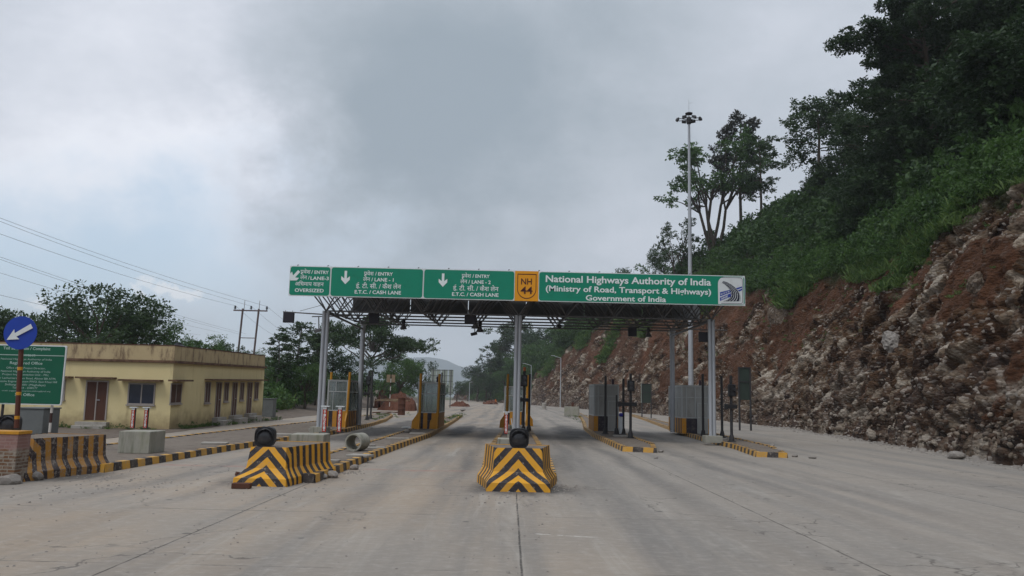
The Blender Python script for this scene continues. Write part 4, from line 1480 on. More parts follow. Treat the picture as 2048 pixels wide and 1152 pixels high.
def street_front():
    # the chevron noses
    p = G(1036, 984)
    barrier('centre chevron barrier, squarely facing, with a signal head on its nose', (p.x, p.y + .46, 0), R(0.5), 'stripe', .53, .80, 1.5, .94)
    p2 = G(524, 973)
    barrier('chevron barrier left of centre with a broken brick at its foot', (p2.x - .04, p2.y + .46, 0), R(-4), 'stripe', .42, .70, 2.5, .84)
    barrier('leftmost chevron barrier, half hidden behind the brick pier', (-11.4, 18.75, 0), R(-6), 'stripeworn', .52, .80, 2.3, .92)
    signal_head('black signal head on the middle of the centre chevron barrier', (D(1038, 893, p.y + .6).x, p.y + .60, .925), R(1), 1.0)
    q = D(528, 888, p2.y + .7)
    signal_head('black signal head on the left-of-centre chevron barrier', (q.x, q.y, .825), R(6), 1.0)
    q = D(13, 868, 20.5)
    signal_head('black signal head behind the brick pier at the left edge', (q.x, q.y, .9), R(10), 1.05)
    # plinths with the red lettered posts
    a, b_ = G(239, 906, .17), G(300, 908, .17)
    concrete_box('concrete plinth with two red posts in front of the yellow building', a.x - .06, b_.x - .06, a.y, 1.0, .165, .66, R(-3))
    z = .83
    gauge('red lettered post on the plinth before the building, left of its pair', 264, 857, z, .66)
    gauge('red lettered post on the plinth before the building, right of its pair', 290, 857, z, .66)
    p = G(623, 914, .17)
    concrete_box('greenish concrete plinth behind the left-of-centre barrier', -5.85, -4.93, 21.6, .95, .165, .84, R(2))
    gauge('red lettered post behind the left-of-centre barrier, left of its pair', 648, 865, 1.0, .72)
    gauge('red lettered post behind the left-of-centre barrier, right of its pair', 678, 865, 1.0, .72)
    concrete_box('small concrete plinth behind the centre signal head', -.36, .62, 26.4, .8, .165, .60)
    gauge('red lettered post behind the centre chevron barrier', 1012, 868, .77, .78)
    # concrete pipe
    p = G(703, 903, .17)
    t = thing('concrete_pipe', 'short grey concrete pipe lying open-ended beside the greenish plinth', 'pipe', (p.x + .02, p.y + .1, .165), R(-10))
    b = MB()
    n = 26; ro, ri, L_ = .30, .25, .85
    for k in range(n):
        a0, a1 = 2 * PI * k / n, 2 * PI * (k + 1) / n
        def pp(r, a, y): return (r * math.cos(a), y, ro + r * math.sin(a))
        b.face([pp(ro, a0, 0), pp(ro, a1, 0), pp(ro, a1, L_), pp(ro, a0, L_)])
        b.face([pp(ri, a1, 0), pp(ri, a0, 0), pp(ri, a0, L_), pp(ri, a1, L_)])
        b.face([pp(ro, a1, 0), pp(ro, a0, 0), pp(ri, a0, 0), pp(ri, a1, 0)])
        b.face([pp(ro, a0, L_), pp(ro, a1, L_), pp(ri, a1, L_), pp(ri, a0, L_)])
    b.build('pipe_wall', 'oldconcrete', t, True)
    # brick pier with the blue sign
    p = G(52, 968)
    t = thing('brick_pier', 'old brick pier with a yellow band on top at the left edge', 'brick pier', (p.x - 1.0, p.y + .25, 0), R(1))
    b = MB(); b.box((0, 0, .52), (1.42, .5, 1.06), bev=.02); b.build('brickwork', 'brick', t)
    b = MB(); b.box((0, 0, 1.085), (1.45, .53, .07), bev=.012); b.build('painted_band', 'yellow', t)
    yb = p.y + .22
    base = D(33, 856, yb); top = D(46, 640, yb); c = D(44.5, 666, yb)
    t = thing('keep_left_sign', 'round blue sign with a white arrow on a leaning banded pole', 'sign', base)
    b = MB()
    d = (top - base)
    bands = [(0, .08), (.08, .11), (.11, .30), (.30, .33), (.33, .53), (.53, .56), (.56, 1.0)]
    rr = .052
    for i in (0, 2, 4, 6): b.tube(d * bands[i][0], d * bands[i][1], rr, n=12)
    b.build('pole', 'maroonpole', t, True)
    b = MB()
    for i in (1, 3, 5): b.tube(d * bands[i][0], d * bands[i][1], rr + .002, n=12)
    b.build('pole_bands', 'yellow', t, True)
    b = MB()
    cc = c - base
    b.lathe((cc.x, cc.y - .075, cc.z), [(.375, 0), (.375, .012)], 40, 'Y')
    for v in range(len(b.v)): b.v[v] = (b.v[v][0], 2 * (cc.y - .075) - b.v[v][1], b.v[v][2]) if False else b.v[v]
    b.build('disc', 'bluesign', t)
    b = MB()
    d2 = Vector((-.82, 0, -.50)).normalized(); n2 = Vector((-d2.z, 0, d2.x))
    Q = [(-.30, -.055), (-.30, .055), (.10, .045), (.07, .13), (.32, 0), (.07, -.13), (.10, -.045)]
    b.prism([cc + Vector((.0, -.095, 0)) + d2 * u + n2 * w for u, w in Q], (0, -.006, 0))
    b.build('arrow', 'white', t)
    # information board
    Yb = 24.5
    A, B = D(-14, 688, Yb), D(122, 811, Yb)
    t = thing('information_board', 'green contact board with small white lettering behind the blue round sign', 'sign', ((A.x + B.x) / 2, Yb, B.z), R(0))
    ox, oy, oz = t.location
    w, h = B.x - A.x, A.z - B.z
    b = MB(); b.prism(round_rect(-w / 2, w / 2, 0, h, 0, .05), (0, .05, 0)); b.build('backing_panel', 'white', t)
    b = MB(); b.prism(round_rect(-w / 2 + .035, w / 2 - .035, .035, h - .035, -.002, .05), (0, -.005, 0)); b.build('sign_face', 'greenboard', t)
    k = MB()
    k.box((0, -.012, h * .825), (w - .07, .006, .022))
    rows = [('Toll Suggestion / Complaint', 7, 101, 698.5, 5.4, .02), ('Contact', 37, 71, 712, 5.2, .012), ('National Highways Authority of India', 2, 104, 719, 3.6, .0),
            ('Registered Office', 20, 85, 728, 5.4, .012), ('Office of the Project Director,', 13, 91, 737, 3.7, 0), ('National Highways Authority of India', 2, 101, 743.5, 3.7, 0),
            ('Project Implementation Unit - PIU,', 5, 98, 750, 3.7, 0), ('Near Lachumiere Dom Road, Above SBI ATM,', -10, 112, 757, 3.7, 0),
            ('Opposite Engineer Assam PWD, East Khasi Hill', -10, 114, 763.5, 3.7, 0), ('Shillong-793001 (Meghalaya)', 10, 91, 770.5, 3.8, 0), ('Tel: 0364 - 2500177', 25, 75, 777, 3.6, 0),
            ('email: suggestion.complaint.shillong@toll.org', 4, 101, 782, 2.2, 0), ('Site Office', 30, 69, 791.5, 5.2, .012), ('Phone No:', -10, 20, 809.5 - 1.5, 3.4, 0)]
    for s, xa, xb, base_, cp, bo in rows:
        a, e = D(xa, base_, Yb), D(xb, base_ + .022 * (xb - xa), Yb)
        zz = (a.z + e.z) / 2
        put_text(k, s, (a.x - ox, -.010, zz - oz), (e.x - ox, -.010, zz - oz), cp / FPX * Yb, (0, 0, 0), bo)
    k.build('lettering', 'letterdim', t)
    for sx in (-w * .30, w * .36):
        b = MB(); b.tube((sx, .09, -oz + .16), (sx, .09, h * .9), .04, n=8, uvs=(0, 5.2)); b.build('leg', 'blackwhite' if sx > 0 else 'darksteel', t)


def booth(kind, label, px0, pyb, W, Dp, H, z0=.165, Y=None):
    """toll booth: px0, pyb is its lower left front corner"""
    p = G(px0, pyb, z0) if Y is None else D(px0, pyb, Y)
    t = thing('toll_booth', label, 'toll booth', (p.x + W / 2, p.y + Dp / 2, z0), R(-.6), 'toll booths under the canopy')
    hb = .92
    x, y = W / 2, Dp / 2
    st = .36
    # striped base
    b = MB()
    def wall(a, c, u0, top=True):
        a, c = Vector(a), Vector(c)
        L_ = (c - a).length
        b.face([(a.x, a.y, 0), (c.x, c.y, 0), (c.x, c.y, hb), (a.x, a.y, hb)], [(u0, 0), (u0 + L_ / st, 0), (u0 + L_ / st, 1), (u0, 1)])
    st = W / 2.5 if kind == 'entry' else .72
    if kind == 'entry':
        wall((-x, -y), (x, -y), -.75)
        wall((x, -y), (x, y), 0.1); wall((x, y), (-x, y), 0); wall((-x, y), (-x, -y), 0)
    else:
        dx0, dx1 = W * .06, W * .44
        a0 = -x
        b.face([(-x, -y, 0), (-x + W * .17, -y, 0), (-x + W * .17, -y, hb), (-x, -y, hb)], [(.1, 0)] * 4)
        b.face([(-x + W * .17, -y, 0), (dx0, -y, 0), (dx0, -y, hb), (-x + W * .17, -y, hb)], [(.75, 0)] * 4)
        b.face([(dx1, -y, 0), (x, -y, 0), (x, -y, hb), (dx1, -y, hb)], [(.2, 0)] * 4)
        wall((x, -y), (x, y), 0.1); wall((x, y), (-x, y), 0); wall((-x, y), (-x, -y), 0)
    b.face([(-x, -y, hb), (x, -y, hb), (x, y, hb), (-x, y, hb)], [(.75, 0)] * 4)
    b.build('base', 'boothbase', t)
    # aluminium frame
    b = MB()
    pw = .085
    for sx in (-1, 1):
        for sy in (-1, 1): b.box((sx * (x - pw / 2), sy * (y - pw / 2), (hb + H) / 2), (pw + .006, pw + .006, H - hb))
        b.box((sx * (x - pw / 2), 0, H - .035), (pw - .004, Dp - 2 * pw, .07)); b.box((sx * (x - pw / 2), 0, H * .75), (pw - .02, Dp - 2 * pw, .05)); b.box((sx * (x - pw / 2), 0, hb + .03), (pw - .004, Dp - 2 * pw, .06))
        for f in (-.5, -.17, .17, .5): b.box((sx * (x - pw / 2), f * (Dp - .3), (hb + H) / 2), (.045, .05, H - hb - .14))
    for sy in (-1, 1):
        b.box((0, sy * (y - pw / 2), H - .035), (W - 2 * pw, pw - .004, .07)); b.box((0, sy * (y - pw / 2), H * .755), (W - 2 * pw, pw - .02, .055)); b.box((0, sy * (y - pw / 2), hb + .03), (W - 2 * pw, pw - .004, .06))
        if sy > 0 or kind == 'entry':
            b.box((-W * .10, sy * (y - pw / 2), H * .87), (.04, .04, H * .2)); b.box((-W * .22, sy * (y - pw / 2), hb + (H * .75 - hb) / 2), (.035, .04, H * .75 - hb - .08))
    if kind == 'exit':
        b.box((.0, -(y - pw / 2), (hb * 0 + H) / 2 + .3), (.07, pw - .006, H - .75))
        b.box((-W * .32, -(y - pw / 2), (hb + H) / 2), (.06, pw - .006, H - hb - .14))
    b.build('frame', 'alu', t)
    # panes
    g = MB(); pn = MB()
    for sx in (-1, 1):
        (g if kind == 'entry' else pn).box((sx * (x - pw / 2), 0, (hb + H) / 2), (.012, Dp - 2 * pw, H - hb - .1))
    if kind == 'entry':
        g.box((0, -(y - pw / 2), (hb + H) / 2), (W - 2 * pw, .012, H - hb - .1))
        g.box((0, (y - pw / 2), (hb + H) / 2), (W - 2 * pw, .012, H - hb - .1))
    else:
        pn.box((0, -(y - pw / 2), (hb + H) / 2), (W - 2 * pw, .012, H - hb - .1))
        pn.box((0, (y - pw / 2), (hb + H) / 2), (W - 2 * pw, .012, H - hb - .1))
    if g.f: g.build('glazing', 'glass', t)
    if pn.f: pn.build('side_panel', 'boothpanel', t)
    if kind == 'exit':
        b = MB()
        dw = dx1 - dx0; dc = (dx0 + dx1) / 2
        b.box((dc, -y - .012, .95), (dw, .05, 1.86), bev=.008)
        d_ = b.build('door', 'boothpanel', t)
        k = MB()
        for zz in (.06, .98, 1.84): k.box((dc, -y - .042, zz), (dw, .014, .055))
        for xx in (dx0 + .02, dx1 - .02): k.box((xx, -y - .042, .95), (.045, .0136, 1.80))
        k.box((dx0 + .05, -y - .06, 1.7), (.03, .04, .10))
        k.build('door_rails', 'alu', d_)
    b = MB(); b.box((0, 0, H + .012), (W + .05, Dp + .05, .026)); b.build('roof', 'alu', t)
    b = MB(); b.box((W * .33, -Dp * .22, H + .2), (.13, .13, .36)); b.build('roof_vent', 'purple', t)
    return t


def guard_post(label, px, pyb, pyt, lean=0.0, gdir=1, Y=None):
    p = G(px, pyb, .165)
    h = D(px, pyt, p.y).z - .165
    t = thing('guard_post', label, 'guard post', (p.x, p.y, .165), 0, 'yellow guard posts in front of the booths')
    b = MB(); b.tube((0, 0, 0), (lean, 0, h), .075, n=12); b.build('pole', 'yellow', t, True)
    b = MB()
    b.prism([(-.07 * gdir, -.04, 0), (-.46 * gdir, -.04, 0), (-.42 * gdir, -.04, .46), (-.05 * gdir, -.04, 1.0)], (0, .08, 0))
    b.prism([(-.04, -.06, 0), (-.04, -.42, 0), (-.04, -.36, .4), (-.04, -.06, .85)], (.08, 0, 0))
    b.build('gusset', 'yellow', t)
    return t


def dark_post(label, px, pyb, pyt, Y=None, head=None, arm=None, beacon=False, white=False, base=True, r=.07):
    p = G(px, pyb, .165)
    Yp = p.y
    h = D(px, pyt, Yp).z - .165
    t = thing('signal_post', label, 'signal post', (p.x, p.y, .165), 0, 'dark posts beside the booths')
    b = MB(); b.tube((0, 0, 0), (0, 0, h), r, n=10); b.build('pole', 'darksteel', t, True)
    if base:
        b = MB(); b.lathe((0, 0, 0), [(.22, 0), (.22, .03), (.14, .06), (.12, .24), (.085, .36)], 12); b.build('base_flange', 'darksteel', t, True)
    if head:
        y0, y1 = head
        z0, z1 = D(px, y1, Yp).z - .165, D(px, y0, Yp).z - .165
        b = MB(); b.box((0, -.13, (z0 + z1) / 2), (.36, .22, z1 - z0), bev=.03); hd = b.build('signal_housing', 'black', t)
        b = MB()
        n = 2
        for i in range(n):
            zz = z0 + (z1 - z0) * (.28 + .44 * i)
            b.lathe((0, -.245, zz), [(.135, 0), (.14, -.10), (.13, -.10), (.12, -.012), (.0, -.02)], 16, 'Y')
        b.build('visors', 'lens', hd, True)
    if arm:
        xa, xb, ya = arm
        a, e = D(xa, ya, Yp), D(xb, ya, Yp)
        b = MB(); b.box(((a.x + e.x) / 2 - p.x, -.10, a.z - .165), (e.x - a.x, .14, .20), bev=.02)
        b.box((a.x - p.x + .05, -.10, a.z - .165), (.16, .2, .27), bev=.02)
        b.build('crossarm', 'black', t)
    if beacon:
        b = MB(); b.lathe((0, 0, h), [(.06, 0), (.085, .03), (.085, .17), (.06, .22), (0, .23)], 14); b.build('beacon', 'amber', t, True)
    return t


def booths():
    booth('entry', 'glazed toll booth with two yellow posts on the left island', 652, 853, 1.22, 3.9, 2.72)
    booth('entry', 'glazed toll booth with two yellow posts between lanes 1 and 2', 834, 857, 1.22, 4.4, 2.72)
    booth('entry', 'glazed toll booth half hidden behind the centre canopy column', 1008, 849, 1.40, 4.0, 2.72)
    booth('exit', 'panelled booth with a white lower door right of the middle lanes', 1188, 862, 1.55, 3.6, 2.86)
    booth('exit', 'panelled booth with a door beside the right canopy column', 1364, 867, 1.70, 4.2, 2.90)
    guard_post('yellow guard post at the left corner of the leftmost booth', 657, 848, 744, .02, -1)
    guard_post('yellow guard post at the right corner of the leftmost booth', 692, 855, 744, .08, 1)
    guard_post('yellow guard post at the left corner of the booth between lanes 1 and 2', 838, 858, 747, .0, 1)
    guard_post('yellow guard post at the right corner of the booth between lanes 1 and 2', 874, 858, 748, .05, 1)
    guard_post('yellow guard post left of the centre column', 1013, 856, 748, .02, 1)
    guard_post('yellow guard post partly hidden by dark posts right of the centre column', 1053, 852, 750, .02, -1)
    dark_post('dark post with a signal box behind the leftmost booth', 734, 840, 742, head=(752, 770), arm=(728, 741, 787))
    dark_post('plain dark post right of the signal post behind the leftmost booth', 741, 838, 741, base=True)
    dark_post('dark post at the back corner of the booth between lanes 1 and 2', 881, 838, 745)
    dark_post('dark signal post with an orange beacon on the centre island', 1046.5, 866, 742, head=(750, 773), arm=(1035, 1059, 799.5), beacon=True)
    dark_post('plain dark post right of the beacon post on the centre island', 1057.5, 863, 748)
    dark_post('plain dark post in front of the panelled booth right of the middle lanes', 1210.5, 868, 752)
    dark_post('short dark post with cables beside the white door', 1233, 869, 790, r=.055)
    dark_post('plain dark post next to the signal post right of the middle lanes', 1246.5, 869, 757)
    dark_post('dark signal post with a crossarm near the end of the blunt island', 1261, 876, 747, head=(761, 783), arm=(1236, 1273, 808))
    dark_post('plain dark post in front of the booth beside the right canopy column', 1406.5, 873, 748)
    dark_post('plain dark post right of the right canopy column', 1444.5, 875, 752)
    dark_post('dark signal post with a crossarm on the rightmost island', 1463.5, 884, 751, head=(769, 793), arm=(1449, 1473, 813))
    # white cabinet with a blue cover on the blunt island
    p = G(1241, 869, .165)
    t = thing('cabinet', 'slim white cabinet with a blue bag on top between dark posts', 'cabinet', (p.x, p.y, .165))
    b = MB(); b.box((0, .12, .50), (.24, .24, 1.0), bev=.02); b.build('body', 'white', t)
    b = MB(); b.box((.02, -.02, 1.10), (.22, .20, .20), bev=.07); b.build('bag', 'bluebag', t)
    p = G(1241, 873, .165)
    t = thing('manhole_cover', 'flat concrete cover slab at the foot of the white cabinet', 'slab', (p.x, p.y, .165))
    b = MB(); b.box((0, 0, .04), (.75, .6, .08), bev=.01); b.build('slab', 'slab', t)
    # thin cable conduits by the columns
    for px, py, h, lab in [(1427, 872, 1.6, 'pale leaning conduit at the foot of the right canopy column'), (1024, 873, .9, 'pale conduit at the foot of the centre canopy column')]:
        p = G(px, py, .165)
        t = thing('conduit', lab, 'pipe', (p.x, p.y - .3, .165))
        b = MB(); b.path([(.06, 0, 0), (0, 0, h * .6), (-.06, .1, h)], .022, 8); b.build('tube', 'white', t)


# ------------------------------------------------------------------ office building
def building():
    c = D(338, 858, 43.0)
    bx, by = c.x, 43.0
    W, H = 13.0, 4.46
    _r = ray(535, 780)
    L_ = bx / (_r.x / _r.y) - by
    t = thing('office_building', 'single-storey yellow office with a mouldy flat parapet and brown doors', 'building', (bx, by, 0))
    t.rotation_euler = (R(1.1), 0, 0)
    t.rotation_euler.z = R(1.0)
    eave = 3.52
    b = MB()
    b.box((-W / 2, L_ / 2, eave / 2 - .5), (W, L_, eave + 1.0))
    b.build('wall', 'wall', t)
    b = MB()
    b.box((-W / 2, L_ / 2, eave + .06), (W + .28, L_ + .28, .14), bev=.02)
    b.build('ledge', 'ledge', t)
    b = MB()
    th = .16
    for (cx, cy, dx, dy) in [(-W / 2, th / 2, W, th), (-W / 2, L_ - th / 2, W, th), (-th / 2, L_ / 2, th, L_ - 2 * th), (-W + th / 2, L_ / 2, th, L_ - 2 * th)]:
        b.box((cx, cy, eave + .13 + .40), (dx, dy, .80))
    b.build('parapet', 'parapet', t)
    b = MB()
    for (cx, cy, dx, dy) in [(-W / 2, th / 2, W + .04, th + .04), (-W / 2, L_ - th / 2, W + .04, th + .04), (-th / 2, L_ / 2, th + .04, L_ - 2 * th - .04), (-W + th / 2, L_ / 2, th + .04, L_ - 2 * th - .04)]:
        b.box((cx, cy, eave + .935), (dx, dy, .05))
    b.build('coping', 'brown', t)
    b = MB(); b.face([(-W, 0, eave + .2), (0, 0, eave + .2), (0, L_, eave + .2), (-W, L_, eave + .2)]); b.build('roof', 'slab', t)

    def px_x(px): return D(px, 780, by).x - bx

    def px_y(px):      # distance along the side wall that runs away from the camera
        r_ = ray(px, 780); k = r_.x / r_.y
        return bx / k - by

    def opening(kind, axis, a0, a1, z0, z1, pane='windowdark', halves=2, shade=True, depth=.07):
        """axis 'f' front wall (a = x), 's' side wall (a = y)"""
        if axis == 'f':
            def P(a, o, z): return (a, -o, z)
        else:
            def P(a, o, z): return (o, a, z)

        def bxx(mb, a_, b__, o0, o1, zz0, zz1):
            p, q = P(a_, o0, zz0), P(b__, o1, zz1)
            mb.box([(p[i] + q[i]) / 2 for i in range(3)], [abs(p[i] - q[i]) for i in range(3)])
        mb = MB()
        f = .07
        bxx(mb, a0, a1, .0, .05, z1 - f, z1); 
        if kind == 'window': bxx(mb, a0, a1, .0, .05, z0, z0 + f)
        bxx(mb, a0, a0 + f, .0, .046, z0, z1); bxx(mb, a1 - f, a1, .0, .046, z0, z1)
        for k in range(1, halves): 
            m_ = a0 + (a1 - a0) * k / halves
            bxx(mb, m_ - .03, m_ + .03, .002, .042, z0, z1 - f)
        o = mb.build(kind if kind == 'window' else 'door', 'frame', t)
        mb = MB(); bxx(mb, a0 + f, a1 - f, .004, .022, z0 + (f if kind == 'window' else 0), z1 - f)
        mb.build('pane' if kind == 'window' else 'leaf', pane, o)
        if shade:
            mb = MB(); bxx(mb, a0 - .38, a1 + .38, .0, .5, z1 + .10, z1 + .19); mb.build('sunshade', 'ledge', t)
        if kind == 'window':
            mb = MB(); bxx(mb, a0 - .05, a1 + .05, .0, .10, z0 - .06, z0 - .002); mb.build('sill', 'frame', o)
        else:
            mb = MB(); bxx(mb, (a0 + a1) / 2 + .05, (a0 + a1) / 2 + .2, .04, .08, z0 + (z1 - z0) * .5, z0 + (z1 - z0) * .5 + .04); mb.build('handle', 'galv', o)
    zl = 2.50
    opening('window', 'f', px_x(118), px_x(134) - .02, 1.45, zl, 'windowdark', 1)
    opening('door', 'f', px_x(174), px_x(219), .42, zl, 'brown', 2)
    opening('window', 'f', px_x(258), px_x(312), 1.28, zl - .08, 'bluepane', 2)
    opening('window', 's', px_y(341), px_y(364), 1.35, zl - .05, 'brown', 2)
    for kind, a, c_ in [('window', 413, 424), ('door', 436, 447), ('window', 453, 462), ('door', 470, 480), ('window', 486, 494), ('door', 501, 511), ('window', 516, 524)]:
        opening(kind, 's', px_y(a), px_y(c_), .30 if kind == 'door' else 1.25, zl, 'brown', 2, False)
    b = MB()
    ya, yb = px_y(411), px_y(530)
    b.box((.24, (ya + yb) / 2, zl + .15), (.48, yb - ya, .09)); b.build('sunshade', 'ledge', t)
    # steps
    for (axis, a0, a1) in [('f', px_x(168), px_x(222)), ('s', px_y(433), px_y(449)), ('s', px_y(467), px_y(483)), ('s', px_y(499), px_y(513))]:
        b = MB()
        for k in range(2):
            z1 = .34 - .17 * k; o0, o1 = .36 * k, .36 * (k + 1)
            if axis == 'f': b.box(((a0 + a1) / 2, -(o0 + o1) / 2, z1 / 2 - .3), (a1 - a0 + .2, .36, z1 + .6 - .003 * k), bev=.012)
            else: b.box(((o0 + o1) / 2, (a0 + a1) / 2, z1 / 2 - .3), (.36, a1 - a0 + .2, z1 + .6 - .003 * k), bev=.012)
        b.build('steps', 'slab', t)
    q = D(357, 688, 56)
    tk = thing('water_tank', 'low black water tank on the roof of the yellow office', 'water tank', (q.x, 56, 4.0))
    b = MB(); b.lathe((0, 0, 0), [(.6, 0), (.62, .08), (.62, .95), (.55, 1.10), (.25, 1.22), (.22, 1.30), (0, 1.32)], 24)
    for v in range(len(b.v)): b.v[v] = (b.v[v][0] * 1.1, b.v[v][1], b.v[v][2])
    b.build('shell', 'tank', tk, True)
    b = MB(); b.lathe((0, 0, 1.30), [(.2, 0), (.2, .06), (0, .08)], 16); b.build('lid', 'tank', tk, True)
    q = D(538, 828, 66)
    tk = thing('storage_cabinet', 'grey rendered box beside the far end of the yellow office', 'cabinet', (q.x, 66, left_z(q.x, 66)))
    b = MB(); b.box((0, 0, .7), (.85, .9, 1.5), bev=.02); b.build('body', 'greybox', tk)
    b = MB(); b.box((0, 0, 1.47), (.95, 1.0, .06), bev=.01); b.build('lid', 'greybox', tk)
    # dark grey wall and tank seen under the information board
    q = D(58, 862, 33)
    tk = thing('water_sump', 'dark grey cement tank below the green information board', 'tank', (q.x, 33, 0))
    b = MB(); b.box((0, .6, .6), (1.05, 1.2, 1.2), bev=.03); b.build('body', 'greybox', tk)
    b = MB(); b.box((0, .6, 1.23), (1.12, 1.28, .06), bev=.02); b.build('lid', 'greybox', tk)


# ------------------------------------------------------------------ poles, masts, wires
def mast():
    p = hill_at(1382, 78)
    base_y = 62.0
    b0 = D(1382.5, 836, base_y)
    top = D(1382.5, 240, base_y).z
    t = thing('high_mast_light', 'tall grey lighting mast with a ring of floodlights behind the canopy', 'light mast', (b0.x, base_y, 0))
    b = MB()
    hs = [0, top * .33, top * .66, top]
    rs = [.21, .175, .135, .09]
    for i in range(3): b.tube((0, 0, hs[i]), (0, 0, hs[i + 1] + .05), rs[i], rs[i + 1], n=14)
    b.build('mast', 'galv', t, True)
    b = MB(); b.lathe((0, 0, top - .35), [(.14, 0), (.20, .1), (.20, .45), (.13, .6)], 14)
    for k in range(8):
        a = 2 * PI * k / 8 + .2
        b.tube((0.2 * math.cos(a), .2 * math.sin(a), top), (.85 * math.cos(a), .85 * math.sin(a), top + .06), .03, n=6)
    b.build('head_frame', 'darksteel', t)
    for k in range(8):
        a = 2 * PI * k / 8 + .2
        b = MB()
        M = Matrix.Rotation(a, 3, 'Z') @ Matrix.Rotation(R(-38 + 20 * (k % 3)), 3, 'Y')
        b.box((.98 * math.cos(a), .98 * math.sin(a), top + (.18 if math.sin(a) > 0 else -.06)), (.13, .36, .26), bev=.04, M=M)
        b.build('floodlight', 'black', t)
    b = MB(); b.lathe((0, 0, top + .42), [(.12, 0), (.28, .05), (.30, .14), (.16, .2)], 20); b.build('lantern', 'darksteel', t, True)
    b = MB(); b.tube((0, 0, top + .3), (0, 0, top + 1.75), .022, .01, n=6); b.tube((0, 0, top + 1.4), (.3, 0, top + 1.45), .012, n=5); b.build('lightning_rod', 'galv', t)


def street_lamps():
    for px, pyb, Y, ptop, arm, lab in [(1120.5, 815, 150, 716, -14, 'white street lamp by the cliff, the taller of the far pair'), (1061, 813, 165, 731, -12, 'white street lamp just right of the centre booth'),
                                       (938, 806, 230, 765, 4, 'thin distant lamp post before the wooded bend, left of the road'), (602, 690, 140, 660, -6, 'small double lamp poking out of the trees by the left column')]:
        a = D(px, pyb, Y); b_ = D(px, ptop, Y)
        z0 = max(0.0, min(a.z, 1.0)) if px > 900 else left_z(a.x, Y)
        t = thing('street_lamp', lab, 'street lamp', (a.x, Y, z0), 0, 'street lamps along the road')
        h = b_.z - z0
        b = MB(); b.tube((0, 0, 0), (0, 0, h), .10, .06, n=8); b.build('pole', 'lampgrey', t, True)
        ax = arm / FPX * Y
        b = MB(); b.tube((0, 0, h), (ax, 0, h + abs(ax) * .28), .045, n=6); b.build('arm', 'lampgrey', t)
        b = MB(); b.box((ax * 1.15, 0, h + abs(ax) * .32), (abs(ax) * .45 + .1, .2, .09), bev=.03); b.build('lamp_head', 'lampgrey', t)


def pylon():
    Y = 105.0
    L0, R0 = D(482, 720, Y), D(513, 720, Y)
    zb = left_z(L0.x, Y)
    t = thing('power_pole', 'twin-legged steel power pole with a crossarm behind the yellow office', 'power pole', ((L0.x + R0.x) / 2, Y, zb))
    ox, oy, oz = t.location
    zc = D(490, 621, Y).z - zb
    def X(px): return D(px, 621, Y).x - ox
    b = MB()
    for pa, pb in ((480, 485.5), (511, 517.5)):
        b.tube((X(pa) - .1, 0, 0), (X(pb), 0, zc + .25), .13, n=8)
    b.build('legs', 'polesteel', t, True)
    b = MB()
    b.box(((X(467) + X(535)) / 2, 0, zc), (X(535) - X(467), .12, .17)); b.box(((X(482) + X(514)) / 2, 0, D(498, 676, Y).z - zb), (X(514) - X(482), .1, .1))
    b.build('crossarm', 'polesteel', t)
    for px in (470, 502, 533.5):
        b = MB(); b.lathe((X(px), 0, zc + .08), [(.05, 0), (.05, .12), (.20, .16), (.08, .22), (.18, .30), (.07, .36), (.15, .46), (.04, .55)], 10); b.build('insulator', 'black', t, True)
    b = MB()
    for px in (488, 518): b.tube((X(px), 0, zc), (X(px) + .04, 0, zc + 1.35), .035, n=5)
    b.build('earth_spike', 'polesteel', t)
    P = lambda px, dz: Vector((ox + X(px), Y, zb + zc + dz))
    spans = [((0, 413, 62), P(533.5, .6), 'topmost of the three upper power lines from the left edge'), ((0, 419, 60), P(502, .6), 'middle of the three upper power lines from the left edge'),
             ((0, 444, 60), P(470, .6), 'lowest of the three upper power lines from the left edge'), ((0, 492, 66), D(492, 668, 150), 'upper line of the faint lower pair crossing the sky'),
             ((0, 497, 66), D(478, 668, 150), 'lower line of the faint pair crossing the sky'), ((0, 524, 66), D(440, 665, 150), 'faint thin power line just above the big tree'), ((0, 566, 60), D(400, 670, 150), 'lowest faint power line passing the big tree')]
    for (a, e, lab) in spans:
        a = D(*a)
        d = (a - e); s = e + d * 1.6
        n = 24; b = MB()
        pts = [s + (e - s) * (i / n) + Vector((0, 0, -1.6 * math.sin(PI * i / n) * .6)) for i in range(n + 1)]
        rad = .014 if e.y < 120 else .013
        for p_, q_ in zip(pts[:-1], pts[1:]): b.tube(p_, q_, rad, n=5, caps=False)
        o = b.build('power_line', 'wire')
        tag(o, lab, 'power line', 'overhead power lines')
    for px, dx, lab in [(533.5, 70, 'power line leaving the pole to the right, uppermost'), (502, 60, 'power line leaving the middle insulator to the right'), (470, 62, 'power line leaving the left insulator to the right')]:
        a = P(px, .6); e = D(px + dx * 1.9, 632 + dx * 1.35 * .62 * 1.0, 150)
        b = MB(); n = 12
        pts = [a + (e - a) * (i / n) + Vector((0, 0, -.9 * math.sin(PI * i / n))) for i in range(n + 1)]
        for p_, q_ in zip(pts[:-1], pts[1:]): b.tube(p_, q_, .013, n=5, caps=False)
        tag(b.build('power_line', 'wire'), lab, 'power line', 'overhead power lines')


# ------------------------------------------------------------------ smaller things
def lump(rad, seed, sub=2, squash=(1, 1, .7), rough=.35):
    bm = bmesh.new()
    bmesh.ops.create_icosphere(bm, subdivisions=sub, radius=1)
    rnd = np.random.RandomState(seed)
    pl = [(Vector(rnd.normal(size=3)).normalized(), rnd.uniform(.55, .95)) for _ in range(9)]
    for v in bm.verts:
        for n_, d_ in pl:
            k = v.co.dot(n_)
            if k > d_: v.co -= n_ * (k - d_)
        v.co = Vector((v.co.x * squash[0], v.co.y * squash[1], v.co.z * squash[2])) * rad * (1 + rnd.uniform(-.06, .06))
    return bm


